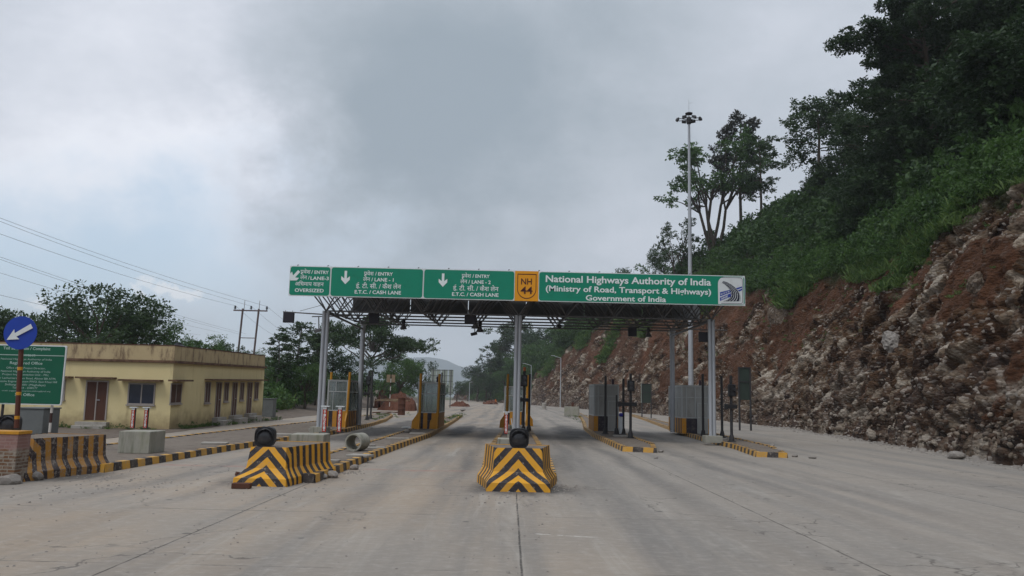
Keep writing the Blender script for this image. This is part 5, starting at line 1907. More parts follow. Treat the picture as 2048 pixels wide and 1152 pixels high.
def rock(name, label, cat, loc, rad, seed, mat='stonegrey', squash=(1, 1, .7), group=None, sub=2):
    bm = lump(rad, seed, sub, squash)
    me = bpy.data.meshes.new(name); bm.to_mesh(me); bm.free()
    o = link(name, me, mat)
    o.location = (loc[0], loc[1], loc[2] + rad * squash[2] * .55)
    o.rotation_euler = (0, 0, seed * 1.7)
    return tag(o, label, cat, group)


def dirt_heap(name, label, px0, px1, pyb, pyt, Y, dep, mat, seed):
    a, e = D(px0, pyb, Y), D(px1, pyb, Y)
    z0 = max(left_z(a.x, Y), 0) if px1 < 900 else 0
    h = D((px0 + px1) / 2, pyt, Y).z - z0
    nx, nyy = 70, 30
    u = np.linspace(-1, 1, nx); v = np.linspace(-1, 1, nyy)
    U, V_ = np.meshgrid(u, v, indexing='ij')
    r = np.sqrt(U ** 2 + V_ ** 2)
    r = r * (1 + 1.1 * (fbm(U * 1.7 + seed, V_ * 1.7, seed + 9, 4) - .5))
    Z = np.clip(1 - r ** 2, 0, 1) ** .7 * (0.30 + 1.1 * fbm(U * 3.5 + seed, V_ * 3, seed, 5)) * h
    Z += (fbm(U * 14, V_ * 8, seed + 3, 4) - .5) * .22 * np.clip((1 - r) * 4, 0, 1)
    X = (e.x - a.x) / 2 * U; Yv = dep / 2 * V_
    I = np.arange(nx * nyy).reshape(nx, nyy)
    F = np.stack([I[:-1, :-1], I[1:, :-1], I[1:, 1:], I[:-1, 1:]], -1).reshape(-1, 4)
    o = link(name, np_mesh(name, np.stack([X, Yv, Z - .1], -1).reshape(-1, 3), F), mat)
    o.location = ((a.x + e.x) / 2, Y, z0)
    return tag(o, label, 'dirt heap', 'heaps of red earth')


def small_things():
    # back of the far road signs and signboard
    Y = 150.0
    a, e = D(860, 740, Y), D(906, 815, Y)
    t = thing('direction_board', 'back of a tall pale panelled road sign behind the second booth', 'sign', ((a.x + e.x) / 2, Y, 0))
    ox = t.location.x
    b = MB()
    zt = D(880, 739, Y).z
    for x0, x1, zb in [(862, 872, 770), (873, 881, 770), (883, 895, 775), (897.5, 906.5, 788)]:
        xa, xb = D(x0, 750, Y).x - ox, D(x1, 750, Y).x - ox
        b.box(((xa + xb) / 2, 0, (zt + D(880, zb, Y).z) / 2), (xb - xa, .06, zt - D(880, zb, Y).z))
    b.build('panels', 'signback', t)
    b = MB()
    for z_ in np.linspace(zt - 4.2, zt - .1, 5): b.box((0, -.06, float(z_)), (e.x - a.x - .3, .06, .09))
    for x0 in (866, 889, 902): b.tube((D(x0, 750, Y).x - ox, -.1, 0), (D(x0, 750, Y).x - ox, -.1, zt), .09, n=8)
    b.build('frame', 'greybox', t)
    # twin board on a striped stick before the heap
    Y = 105.0
    c = D(782, 757, Y); f = D(780, 790, Y)
    zb = 0.6
    t = thing('twin_notice_board', 'two small brown boards on a black and white post before the red heap', 'sign', (f.x, Y, zb))
    b = MB(); b.tube((0, 0, 0), (c.x - f.x, 0, c.z - zb + .5), .06, n=8, uvs=(0, 4)); b.build('post', 'blackwhite', t)
    b = MB()
    for sx in (-.32, .32):
        b = MB(); b.box((c.x - f.x + sx, -.08, c.z - zb), (.46, .04, 1.0)); b.build('notice_panel', 'plank', t)
    # rusty drum
    p = G(802.5, 830, .17)
    t = thing('oil_drum', 'rusty brown drum standing at the back of the left island', 'drum', (p.x, p.y, .165))
    b = MB()
    b.lathe((0, 0, 0), [(.36, 0), (.375, .02), (.36, .05), (.36, .55), (.38, .58), (.36, .61), (.36, 1.05), (.38, 1.08), (.36, 1.11), (.36, 1.62), (.38, 1.66), (.34, 1.66), (.33, 1.60), (0, 1.60)], 24)
    b.build('shell', 'rust', t, True)
    dirt_heap('earth_heap', 'big heap of red earth and roots behind the rusty drum', 757, 835, 806, 785, 112, 9, 'redearth', 4)
    dirt_heap('earth_heap', 'low heap of red earth farther back, top of the dirt slope', 752, 775, 790, 780, 128, 6, 'redearth', 9)
    dirt_heap('earth_heap', 'flat heap of red earth right of the second booth', 897, 940, 807, 801, 170, 8, 'redearth', 12)
    dirt_heap('earth_heap', 'small red heap at the foot of the far wooded hill', 966, 1000, 806, 798, 240, 9, 'redearth', 15)
    # green hoardings in front of the cliff
    for px0, px1, y0, y1, Y, mat, lab, gr in [(1283, 1303, 767, 806, 96, 'greenpanel', 'green hoarding standing at the cliff foot right of the middle booth', 1), (1476, 1502, 734, 800, 62, 'greenpanel', 'dark green hoarding on posts close to the cliff, right of the canopy', 2)]:
        a, e = D(px0, y0, Y), D(px1, y1, Y)
        t = thing('hoarding', lab, 'hoarding', ((a.x + e.x) / 2, Y, 0), 0, 'green hoardings along the cliff')
        w, h0, h1 = e.x - a.x, e.z, a.z
        b = MB(); b.box((0, 0, (h0 + h1) / 2), (w - .12, .05, h1 - h0)); b.build('panel', mat, t)
        b = MB()
        for sx in (-1, 1): b.box((sx * (w / 2 - .05), -.03, h1 / 2), (.12, .12, h1))
        b.box((0, -.05, h0 + (h1 - h0) * .55), (w - .24, .06, .08)); b.box((0, -.05, h1 - .04), (w - .24, .06, .08))
        b.build('frame', 'darksteel', t)
        if gr == 1:
            b = MB(); b.box((-w / 2 - .02, -.03, (h0 + h1) / 2), (.10, .1, h1 - h0)); b.build('edge_strip', 'signback', t)
    for px, pyb, pyt, lab in [(1478, 841, 802, 'black and white marker post under the hoarding by the cliff'), (1497, 839, 803, 'fainter marker post right of the black and white one')]:
        p = G(px, pyb)
        h = D(px, pyt, p.y).z
        b = MB(); b.tube((0, 0, 0), (0, 0, h), .08, n=10, uvs=(0, 3)); o = b.build('marker_post', 'blackwhite', None, True)
        o.location = p; tag(o, lab, 'marker post', 'marker posts along the cliff')
    # yellow-grey block, stump and cones far along the road
    p = G(1127, 832, .1)
    t = thing('concrete_block', 'low mossy concrete block at the far end of the blunt island', 'concrete block', (p.x + 1.0, p.y + .5, .1), R(-8), 'concrete plinths on the islands')
    b = MB(); b.box((0, 0, .55), (1.7, 1.2, 1.1), bev=.04); b.build('body', 'oldconcrete', t)
    b = MB(); b.box((.1, 0, 1.35), (.3, .3, .5), bev=.03); b.build('stub', 'rust', t)
    p = G(1088, 819)
    t = thing('concrete_stump', 'round pale concrete stump standing alone on the road', 'concrete stump', p)
    b = MB(); b.lathe((0, 0, 0), [(.62, 0), (.62, .12), (.40, .16), (.42, 1.15), (.34, 1.25), (0, 1.27)], 18); b.build('shaft', 'slab', t, True)
    for px, lab, m1 in [(983, 'dark cone-shaped marker far down the road', 'rust'), (991, 'orange cone far down the road', 'amber')]:
        p = G(px, 808.5)
        t = thing('road_cone', lab, 'cone', p, 0, 'cones far down the road')
        b = MB(); b.lathe((0, 0, 0), [(.75, 0), (.75, .08), (.55, .1), (.12, 1.5), (0, 1.52)], 12); b.build('cone', m1, t, True)
    # bricks, slabs and stones lying about
    for px, py, sz, rz, mat, lab in [(483, 977, (.40, .2, .12), 4, 'rust', 'broken brown brick at the foot of the left-of-centre barrier'), (482, 963, (.3, .16, .10), 30, 'rust', 'second broken brick leaning above the first one')]:
        p = G(px, py)
        b = MB(); b.box((0, 0, sz[2] / 2), sz, bev=.02); o = b.build('brick', mat)
        o.location = (p.x, p.y, 0 if py > 970 else .10); o.rotation_euler = (0, R(0 if py > 970 else 14), R(rz)); tag(o, lab, 'brick', 'loose bricks')
    slabs = [(720, 913, .17, (.75, .45, .07), 'flat slab beside the concrete pipe'), (748, 897, .17, (.8, .4, .06), 'flat slab in front of lane 1, right of the pipe'), (795, 878, .17, (1.0, .35, .06), 'thin slab on the narrow island before its booth'),
             (835, 868, .17, (.8, .5, .07), 'thin slab at the foot of the second booth'), (430, 888, .17, (.9, .5, .07), 'flat slab on the left island near the plinth'), (560, 870, .17, (.95, .6, .07), 'flat slab on the left island behind the barrier'),
             (640, 861, .17, (1.1, .7, .1), 'flat slab at the foot of the left canopy column'), (1165, 831, .15, (1.2, .6, .1), 'flat slabs beside the mossy block'), (1300, 838, .15, (1.3, .5, .1), 'flat slab on the rightmost island near the hoarding'), (1437, 879, .17, (.9, .5, .06), 'flat slab at the foot of the right canopy column'),
             (667, 924, .17, (.35, .25, .07), 'small broken slab behind the left-of-centre barrier')]
    for i, (px, py, z, s, lab) in enumerate(slabs):
        p = G(px, py, z)
        b = MB(); b.box((0, 0, s[2] / 2), s, bev=.012); o = b.build('concrete_slab', 'slab')
        o.location = (p.x, p.y, z - .005); o.rotation_euler = (0, 0, R((i * 37) % 40 - 20)); tag(o, lab, 'slab', 'loose concrete slabs')
    for px, py, z, r_, sd, lab in [(707, 939, 0, .17, 3, 'grey stone at the kerb right of the left-of-centre barrier'), (664, 955, 0, .20, 5, 'pale stone at the foot of the left-of-centre barrier'), (644, 958, 0, .15, 8, 'smaller stone beside the pale one at the barrier foot'),
                                   (60, 960, 0, .26, 2, 'rough brown stone at the foot of the brick pier'), (20, 968, 0, .25, 6, 'flat stone in front of the brick pier'), (745, 893, .17, .12, 9, 'small stone on the narrow island by the slabs'), (815, 865, .17, .2, 10, 'dark stone on the narrow island near its booth'),
                                   (1322, 905, 0, .13, 11, 'stone lying off the blunt island end'), (1590, 914, 0, .14, 12, 'stone lying off the end of the rightmost island'), (1312, 917, 0, .09, 13, 'small stone on the road before the blunt island'),
                                   (1545, 893, .17, .12, 14, 'pale stone on the rightmost island'), (1555, 904, .17, .16, 15, 'flat pale stone near the tip of the rightmost island'), (1912, 918, 0, .36, 16, 'pale boulder fallen at the cliff foot'),
                                   (925, 822, .17, .42, 17, 'brown rock at the far tip of the narrow island'), (1625, 917, 0, .15, 18, 'small rocks off the rightmost island, farther right')]:
        p = G(px, py, z)
        rock('stone', lab, 'stone', p, r_, sd, 'stonegrey', (1.2, .9, .6), 'loose stones by the kerbs')
    # sticks and roots on the left island and the heap
    rnd = random.Random(5)
    for i, (px, py, z, lab) in enumerate([(770, 828, .2, 'bundle of dark sticks near the rusty drum'), (790, 803, 1.4, 'pale branches lying against the red heap'), (812, 804, .3, 'long pale branches at the foot of the red heap')]):
        p = G(px, py, z)
        b = MB()
        for k in range(9):
            a = rnd.uniform(-.4, .4) + (0 if i else .3); L_ = rnd.uniform(.7, 2.2)
            q = Vector((rnd.uniform(-1.2, 1.2), rnd.uniform(-.5, .5), rnd.uniform(.02, .2)))
            d_ = Vector((math.cos(a), math.sin(a), rnd.uniform(-.05, .12))) * L_
            b.path([q - d_ / 2, q + Vector((0, 0, .04)), q + d_ / 2], .03, 5)
        o = b.build('stick_pile', 'plank' if i else 'rust'); o.location = p
        tag(o, lab, 'sticks', 'sticks and branches')
    # litter in lane 1
    for i, (px, py, s, lab) in enumerate([(742, 857, .22, 'white scrap of litter on the dark lane 1'), (814, 857, .45, 'white sheet lying by the kerb of lane 1')]):
        p = G(px, py)
        b = MB()
        for k in range(4): b.box((rnd.uniform(-s, s) * .6, rnd.uniform(-s, s) * .6, .03 + .02 * k), (s, s * .7, .012), R(rnd.uniform(0, 90)))
        o = b.build('litter', 'white'); o.location = p; tag(o, lab, 'litter')
    # strewn pebbles
    rnd = np.random.RandomState(3)
    V, F = [], []
    cube = np.array([(-1, -1, 0), (1, -1, 0), (1.1, 1, 0), (-1, .9, 0), (-.6, -.7, 1), (.7, -.5, 1), (.5, .7, 1), (-.7, .6, .9)])
    cf = np.array([(0, 1, 5, 4), (1, 2, 6, 5), (2, 3, 7, 6), (3, 0, 4, 7), (4, 5, 6, 7)])
    spots = []
    for k in range(900):
        y = 7 + 26 * rnd.rand() ** 1.4
        jx = JOINTS[rnd.randint(0, 3)] if rnd.rand() < .35 else None
        if jx is not None: x = jx + rnd.normal() * .45
        elif rnd.rand() < .75: x = rnd.uniform(-9, 1.5)
        else: x = rnd.uniform(1.5, 13)
        spots.append((x, y, rnd.uniform(.005, .015) * (1.8 if rnd.rand() < .06 else 1)))
    for cx, cy, n_, sp in [(.2, 18, 90, 1.3), (-5.4, 18.6, 90, 1.6), (-4.4, 22, 90, .5), (-8.6, 17.6, 90, 1.4), (15.5, 30, 0, 1), (1.2, 19.5, 60, .5), (-9.6, 19.5, 60, 1)]:
        for k in range(n_): spots.append((cx + rnd.normal() * sp * .6, cy + rnd.normal() * sp * .8, rnd.uniform(.008, .026)))
    for y in np.arange(16, 75, .16):
        for k in range(2): spots.append((float(foot(y)) - abs(rnd.normal()) * .7 + .3, y, rnd.uniform(.02, .10) * (2 if rnd.rand() < .08 else 1)))
    for (x, y, s) in spots:
        a = rnd.rand() * 6.28; c_, s_ = math.cos(a), math.sin(a)
        P = cube * s * np.array([1, rnd.uniform(.6, 1), rnd.uniform(.5, 1.1)])
        P = np.stack([P[:, 0] * c_ - P[:, 1] * s_ + x, P[:, 0] * s_ + P[:, 1] * c_ + y, P[:, 2] + .001], -1)
        F.append(cf + len(V) * 8); V.append(P)
    me = np_mesh('gravel', np.concatenate(V), np.concatenate(F))
    o = link('gravel', me, 'stonegrey')
    tag(o, 'loose pebbles and grit strewn over the concrete', 'gravel', None, 'stuff')


signs()
canopy()
hanging_gear()
islands()
street_front()
booths()
building()
mast()
street_lamps()
pylon()
small_things()

# ------------------------------------------------------------------ vegetation
def leaves_np(P, Dn, size, rs, wid=.5, up=.35):
    """diamond leaves at P (n,3); Dn: outward directions; returns verts, quads, tone"""
    n = len(P)
    a = rs.normal(size=(n, 3)); a += Dn * .9; a[:, 2] += -.15
    a /= np.linalg.norm(a, axis=1)[:, None] + 1e-9
    nr = rs.normal(size=(n, 3)) * .8 + np.array([0, 0, up * 2])
    s = np.cross(a, nr); s /= np.linalg.norm(s, axis=1)[:, None] + 1e-9
    L = (size * rs.uniform(.6, 1.3, n))[:, None]
    tip = P + a * L
    mid = P + a * L * .5
    m2 = np.cross(s, a) * L * .06
    V = np.stack([P, mid + s * L * wid * .5 + m2, tip, mid - s * L * wid * .5 + m2], 1).reshape(-1, 3)
    F = np.arange(n * 4).reshape(n, 4)
    tone = np.repeat(rs.uniform(0, 1, n), 4)
    return V, F, tone


def blob_crown(blobs, per, size, rs, squash=.75, wid=.5):
    """blobs (x,y,z,r): leaf clumps gathered on the shells of the blobs"""
    Vs, Ts = [], []
    for (x, y, z, r) in blobs:
        n = max(8, int(per * r * r))
        # clumps inside the blob, leaves round each clump
        nc = max(3, int(n / 14))
        d = rs.normal(size=(nc, 3)); d /= np.linalg.norm(d, axis=1)[:, None]
        rad = r * rs.uniform(.35, 1.05, nc) ** .6
        cc = d * rad[:, None]
        idx = rs.randint(0, nc, n)
        sp = rs.normal(size=(n, 3)) * r * .17
        q = cc[idx] + sp
        q[:, 2] *= squash
        dn = d[idx]
        V, F, t = leaves_np(q + np.array([x, y, z]), dn, size, rs, wid)
        base = rs.uniform(-.22, .22)
        ct = rs.uniform(-.25, .25, nc)[idx]
        Vs.append(V); Ts.append(np.clip(t * .55 + .25 + base + np.repeat(ct, 4), 0, 1))
    V = np.concatenate(Vs); T = np.concatenate(Ts)
    return V, np.arange(len(V)).reshape(-1, 4), T


def limb(mb, a, b, r0, r1, rnd, k=3, wob=.08):
    a, b = Vector(a), Vector(b)
    L = (b - a).length
    pts = [a]
    for i in range(1, k):
        f = i / k
        pts.append(a.lerp(b, f) + Vector((rnd.uniform(-1, 1), rnd.uniform(-1, 1), rnd.uniform(-.3, .8))) * L * wob)
    pts.append(b)
    for i in range(k):
        mb.tube(pts[i], pts[i + 1], r0 + (r1 - r0) * i / k, r0 + (r1 - r0) * (i + 1) / k, n=6, caps=False)
    return pts


def tree_meshes(style, H, seed, per=55, size=.34, leaf='leafdark', bark='bark'):
    """a trunk mesh and a crown mesh about the origin"""
    rnd = random.Random(seed); rs = np.random.RandomState(seed)
    tb = MB(); blobs = []
    if style == 'spread':          # umbrella crown on a slender, forked trunk
        f = Vector((rnd.uniform(-.3, .3), 0, H * .42))
        limb(tb, (0, 0, -.5), f, H * .020, H * .014, rnd, 3, .03)
        nb = 9
        for k in range(nb):
            a = 2 * PI * k / nb + rnd.uniform(-.3, .3); rr = H * rnd.uniform(.22, .46)
            z = H * rnd.uniform(.58, .90)
            e = Vector((rr * math.cos(a), rr * math.sin(a), z))
            pts = limb(tb, f + Vector((0, 0, rnd.uniform(0, H * .14))), e, H * .010, H * .003, rnd, 4, .07)
            for m_ in range(6):
                blobs.append((e.x + rnd.uniform(-1, 1) * H * .12, e.y + rnd.uniform(-1, 1) * H * .12, e.z + rnd.uniform(-.04, .06) * H, H * rnd.uniform(.06, .105)))
        for m_ in range(15):
            a = rnd.uniform(0, 6.28); rr = H * rnd.uniform(0, .27)
            e = Vector((rr * math.cos(a), rr * math.sin(a), H * rnd.uniform(.86, .98)))
            limb(tb, f + Vector((0, 0, H * .2)), e, H * .007, H * .002, rnd, 3, .06)
            blobs.append((e.x, e.y, e.z, H * rnd.uniform(.07, .10)))
        sq = .55
    elif style == 'round':         # broad dense crown of drooping masses
        f = Vector((0, 0, H * .35))
        limb(tb, (0, 0, -.5), f, H * .03, H * .02, rnd)
        for k in range(34):
            d = Vector((rnd.gauss(0, 1), rnd.gauss(0, 1), rnd.gauss(.15, .8))).normalized()
            rr = rnd.uniform(.45, 1.0)
            e = Vector((d.x * H * .44 * rr, d.y * H * .44 * rr, H * .60 + d.z * H * .36 * rr))
            if e.z < H * .2: e.z = H * .2
            if k % 2 == 0: limb(tb, f, e, H * .010, H * .003, rnd)
            blobs.append((e.x, e.y, e.z, H * rnd.uniform(.085, .145)))
        sq = .8
    elif style == 'multi':         # several bare stems fanning out to ragged heads
        for k in range(5):
            a = 2 * PI * k / 5 + rnd.uniform(-.4, .4)
            f = Vector((math.cos(a) * H * .10, math.sin(a) * H * .07, H * rnd.uniform(.34, .46)))
            pts = limb(tb, (rnd.uniform(-.2, .2), rnd.uniform(-.2, .2), -.5), f, H * .013, H * .009, rnd, 3, .04)
            for j in range(5):
                a2 = a + rnd.uniform(-1.3, 1.3); rr = H * rnd.uniform(.05, .26)
                e = f + Vector((math.cos(a2) * rr, math.sin(a2) * rr, H * rnd.uniform(.05, .56)))
                limb(tb, f, e, H * .007, H * .002, rnd, 3, .08)
                for m_ in range(2):
                    blobs.append((e.x + rnd.uniform(-1, 1) * H * .05, e.y + rnd.uniform(-1, 1) * H * .05, e.z + rnd.uniform(-1, 1) * H * .04, H * rnd.uniform(.05, .085)))
        sq = .75
    elif style == 'slim':          # tall bare pole with layered, airy whorls
        top = Vector((rnd.uniform(-.4, .4), 0, H * .97))
        pts = limb(tb, (0, 0, -.5), top, H * .014, H * .004, rnd, 5, .012)
        for k in range(26):
            z = H * (.40 + .58 * (k / 25.0))
            a = k * 2.4 + rnd.uniform(-.4, .4)
            rr = H * rnd.uniform(.05, .21) * (1 - .55 * abs((z / H) - .68) / .32) + .02 * H
            e = Vector((math.cos(a) * rr, math.sin(a) * rr, z + H * rnd.uniform(0, .06)))
            limb(tb, (top.x * z / H, 0, z - H * .02), e, H * .004, H * .0015, rnd, 3, .08)
            blobs.append((e.x, e.y, e.z, H * rnd.uniform(.038, .068)))
            if rnd.random() < .6: blobs.append((e.x * 1.25, e.y * 1.25, e.z + rnd.uniform(-.02, .02) * H, H * rnd.uniform(.03, .045)))
        sq = .65
    elif style == 'climb':         # tall tree smothered in creepers almost to the ground
        top = Vector((rnd.uniform(-.6, .6), 0, H * .95))
        limb(tb, (0, 0, -.5), top, H * .018, H * .005, rnd, 4, .02)
        for k in range(46):
            z = H * rnd.uniform(.05, .98)
            w = H * (.17 + .15 * math.sin(z / H * 5.2 + seed)) * (1.0 if z < H * .8 else .65)
            a = rnd.uniform(0, 6.28); rr = w * rnd.uniform(.3, 1)
            blobs.append((math.cos(a) * rr, math.sin(a) * rr, z, H * rnd.uniform(.055, .10)))
        for k in range(8):
            a = rnd.uniform(0, 6.28); z = H * rnd.uniform(.55, .9); rr = H * rnd.uniform(.2, .34)
            e = (math.cos(a) * rr, math.sin(a) * rr, z + H * .05)
            limb(tb, (0, 0, z), e, H * .005, H * .002, rnd); blobs.append(e + (H * rnd.uniform(.05, .075),))
        sq = .9
    elif style == 'giant':         # big forest tree with long reaching branches, leafy sprays with sky between
        top = Vector((-1.2, 0, H * .92))
        pts = limb(tb, (0.8, 0, -1), top, H * .017, H * .006, rnd, 6, .018)
        for k in range(30):
            z = H * (.24 + .72 * rnd.random())
            a = rnd.uniform(0, 6.28); rr = H * rnd.uniform(.12, .42) * (1.0 if z < .75 * H else .7)
            e = Vector((math.cos(a) * rr, math.sin(a) * rr, z + H * rnd.uniform(-.05, .10)))
            f = Vector((.8 - 2.0 * z / H, 0, z - H * .05))
            limb(tb, f, e, H * .006, H * .0015, rnd, 4, .07)
            for m_ in range(5):
                g = f.lerp(e, rnd.uniform(.45, 1.05))
                blobs.append((g.x + rnd.uniform(-1, 1) * H * .05, g.y + rnd.uniform(-1, 1) * H * .05, g.z + rnd.uniform(-1, .6) * H * .035, H * rnd.uniform(.032, .062)))
        sq = .6
    else:                          # 'sapling': thin bushy young tree
        for k in range(4):
            e = Vector((rnd.uniform(-1, 1) * H * .22, rnd.uniform(-1, 1) * H * .22, H * rnd.uniform(.65, .95)))
            limb(tb, (0, 0, -.3), e, H * .012, H * .004, rnd)
            for m_ in range(5): blobs.append((e.x + rnd.uniform(-1, 1) * H * .16, e.y + rnd.uniform(-1, 1) * H * .16, e.z - rnd.uniform(-.05, .35) * H, H * rnd.uniform(.06, .12)))
        sq = .8
    V, F, T = blob_crown(blobs, per, size, rs, sq)
    o = tb.build('trunk', bark, None, True)
    tm = o.data; bpy.data.objects.remove(o)
    cm = np_mesh('crown', V, F, {'tone': T}); cm.materials.append(MATS[leaf])
    return tm, cm


KINDS = {}


def kind(key, *a, **k):
    if key not in KINDS: KINDS[key] = tree_meshes(*a, **k)
    return KINDS[key]


def put_tree(key, loc, s, rz, label, cat='tree', group='trees around the toll plaza', name=None, sxy=1.0):
    tm, cm = KINDS[key]
    t = thing(name or 'tree', label, cat, loc, rz, group)
    t.scale = (s * sxy, s * sxy, s)
    for nm, me in (('trunk', tm), ('crown', cm)):
        o = bpy.data.objects.new(nm, me); col.objects.link(o); o.parent = t
    return t


def trees():
    kind('multi', 'multi', 12, 3, 260, .30, 'leafmid')
    kind('slim', 'slim', 14, 5, 420, .28, 'leafpurple')
    kind('slim2', 'slim', 13, 9, 420, .28, 'leafdark')
    kind('climb', 'climb', 13, 4, 300, .32, 'leafdark')
    kind('climb2', 'climb', 12, 14, 280, .32, 'leafdark')
    kind('giant', 'giant', 24, 6, 300, .36, 'leafdeep')
    kind('giant2', 'giant', 22, 16, 300, .36, 'leafdeep')
    kind('round', 'round', 9, 7, 260, .24, 'leafdark')
    kind('round2', 'round', 10, 17, 210, .28, 'leafmid')
    kind('roundd', 'round', 10, 27, 200, .30, 'leafdeep')
    kind('spread', 'spread', 13, 8, 240, .30, 'leafdark', 'barkpale')
    kind('sapling', 'sapling', 4.5, 11, 240, .20, 'leafmid')
    kind('small', 'multi', 7, 21, 320, .20, 'leafdark')
    kind('airy', 'slim', 10, 31, 330, .26, 'leafdark', 'barkpale')
    g1 = 'trees on the slope above the cliff'

    def up(key, px, Y, ytop, rz, label, H, group=g1, sink=.4, sxy=1.0, fz=None):
        p = hill_at(px, Y) if fz is None else D(px, 700, Y)
        if fz is not None: p.z = fz
        h = D(px, ytop, Y).z - p.z + sink
        return put_tree(key, (p.x, p.y, p.z - sink), h / H, rz, label, 'tree', group, sxy=sxy)
    up('multi', 1428, 152, 278, 0.4, 'many-stemmed tree directly behind the lighting mast', 12, sxy=1.15)
    up('slim', 1486, 150, 240, 1.0, 'tallest slender dark tree right of the lighting mast', 14, sxy=1.1)
    up('slim2', 1524, 140, 284, 2.1, 'slender tree to the right of the tallest dark one', 13, sxy=1.25)
    up('small', 1354, 158, 440, 0.2, 'small tree standing alone left of the lighting mast', 7, sxy=1.0)
    up('climb', 1652, 112, 204, 0.3, 'tall creeper-covered tree with a feathery top', 13, sxy=1.15)
    up('climb2', 1720, 104, 236, 1.7, 'creeper-covered tree touching the giant tree from the left', 12, sxy=1.1)
    up('roundd', 1640, 116, 372, 2.4, 'dark rounded tree left of the feathery creeper tree', 10, sxy=1.1)
    up('climb2', 1592, 126, 420, 0.9, 'low creeper-covered tree at the edge of the forest', 12, sxy=1.2)
    up('giant', 1880, 76, -40, 0.2, 'giant forest tree with a pale leaning trunk reaching over the slope', 24, sxy=1.05)
    up('giant2', 2075, 78, -150, 2.0, 'giant tree at the top right corner of the view', 22)
    up('roundd', 1795, 92, 200, 1.1, 'dark rounded tree under the giant tree branches', 10, sxy=1.3)
    up('roundd', 1950, 84, 90, 4.1, 'dark rounded tree right behind the giant trunk', 10, sxy=1.3)
    up('climb', 2040, 84, 40, 2.2, 'dark creeper-hung tree at the right edge of the view', 13, sxy=1.5)
    up('climb2', 1850, 100, 120, 3.3, 'dark creeper tree deep in the forest behind the giant', 12, sxy=1.5)
    up('roundd', 2080, 72, 170, 5.0, 'dark rounded tree low at the right edge', 10, sxy=1.3)
    up('roundd', 1700, 118, 300, 5.5, 'dark rounded tree between the two creeper trees', 10, sxy=1.4)
    up('climb', 1925, 92, 60, 5.2, 'dark creeper tree filling the gap right of the giant trunk', 13, sxy=1.4)
    up('roundd', 1985, 76, 190, 2.9, 'dark rounded tree above the light grass on the right', 10, sxy=1.2)
    up('round2', 1755, 108, 300, 4.0, 'mid-green rounded tree below the creeper trees', 10, sxy=1.2)
    up('roundd', 1640, 118, 350, 3.6, 'dark rounded tree at the foot of the feathery tree', 10, sxy=1.1)
    up('giant2', 1985, 96, -90, 4.4, 'second giant tree behind, right of the first', 22)
    up('round', 1236, 232, 530, 0.5, 'small round tree on the skyline just over the sign', 9, sxy=.8)
    up('sapling', 1284, 205, 530, 1.2, 'small sapling on the skyline right of the small round tree', 4.5)
    up('round', 1330, 185, 490, 2.2, 'low round tree on the ridge left of the lone small tree', 9, sxy=.9)
    # wooded hill beyond the cliff
    g2 = 'trees on the wooded hill at the bend'
    for key, px, Y, yt, lab, H in [('roundd', 1082, 300, 655, 'tall dark tree on the far hill, right of the centre column', 10), ('climb', 1028, 320, 650, 'tallest creeper tree on the far hill behind the centre column', 13), ('round2', 1104, 285, 690, 'light green tree at the edge of the far red slope', 10),
                                   ('climb2', 1000, 330, 690, 'dark creeper tree left of the centre column on the far hill', 12), ('roundd', 982, 340, 715, 'dark rounded tree halfway down the far hill', 10), ('round', 958, 350, 738, 'small rounded tree near the bottom of the far hill', 9),
                                   ('round2', 1048, 300, 705, 'mid-green tree low on the far hill behind the centre booth', 10), ('round2', 1010, 300, 738, 'bushy tree at the foot of the far hill', 10), ('climb2', 1062, 330, 668, 'creeper tree between the two tallest on the far hill', 12),
                                   ('roundd', 975, 300, 752, 'dark bush-like tree where the road bends', 10), ('round', 940, 370, 758, 'last small tree of the far hill beside the road', 9), ('climb', 1120, 300, 660, 'creeper tree on the skyline right of the centre column', 13)]:
        up(key, px, Y, yt, px * .7, lab, H, g2, 1.5, 1.35, max(0.5, float(hill_at(px, Y).z) * .85) if px > 1030 else (1.0 + (px - 940) * .07))
    g3 = 'trees on the left behind the office'

    def left(key, px, Y, ytop, rz, label, H, sxy=1.0):
        x = D(px, 780, Y).x
        z = left_z(x, Y) - .3
        h = D(px, ytop, Y).z - z
        return put_tree(key, (x, Y, z), h / H, rz, label, 'tree', g3, sxy=sxy)
    left('round', 190, 78, 556, 0.3, 'big dark spreading tree behind the yellow office', 9, 1.12)
    left('round2', 262, 82, 606, 2.0, 'lower right part of the grove behind the yellow office', 10, 1.05)
    left('roundd', 115, 84, 600, 2.8, 'dark tree left of the big spreading one', 10, 1.0)
    left('round', 12, 80, 606, 4.0, 'tree at the left edge of the view behind the blue sign', 9, 1.1)
    left('roundd', -70, 78, 600, 1.0, 'dark tree just at the left border', 10, 1.1)
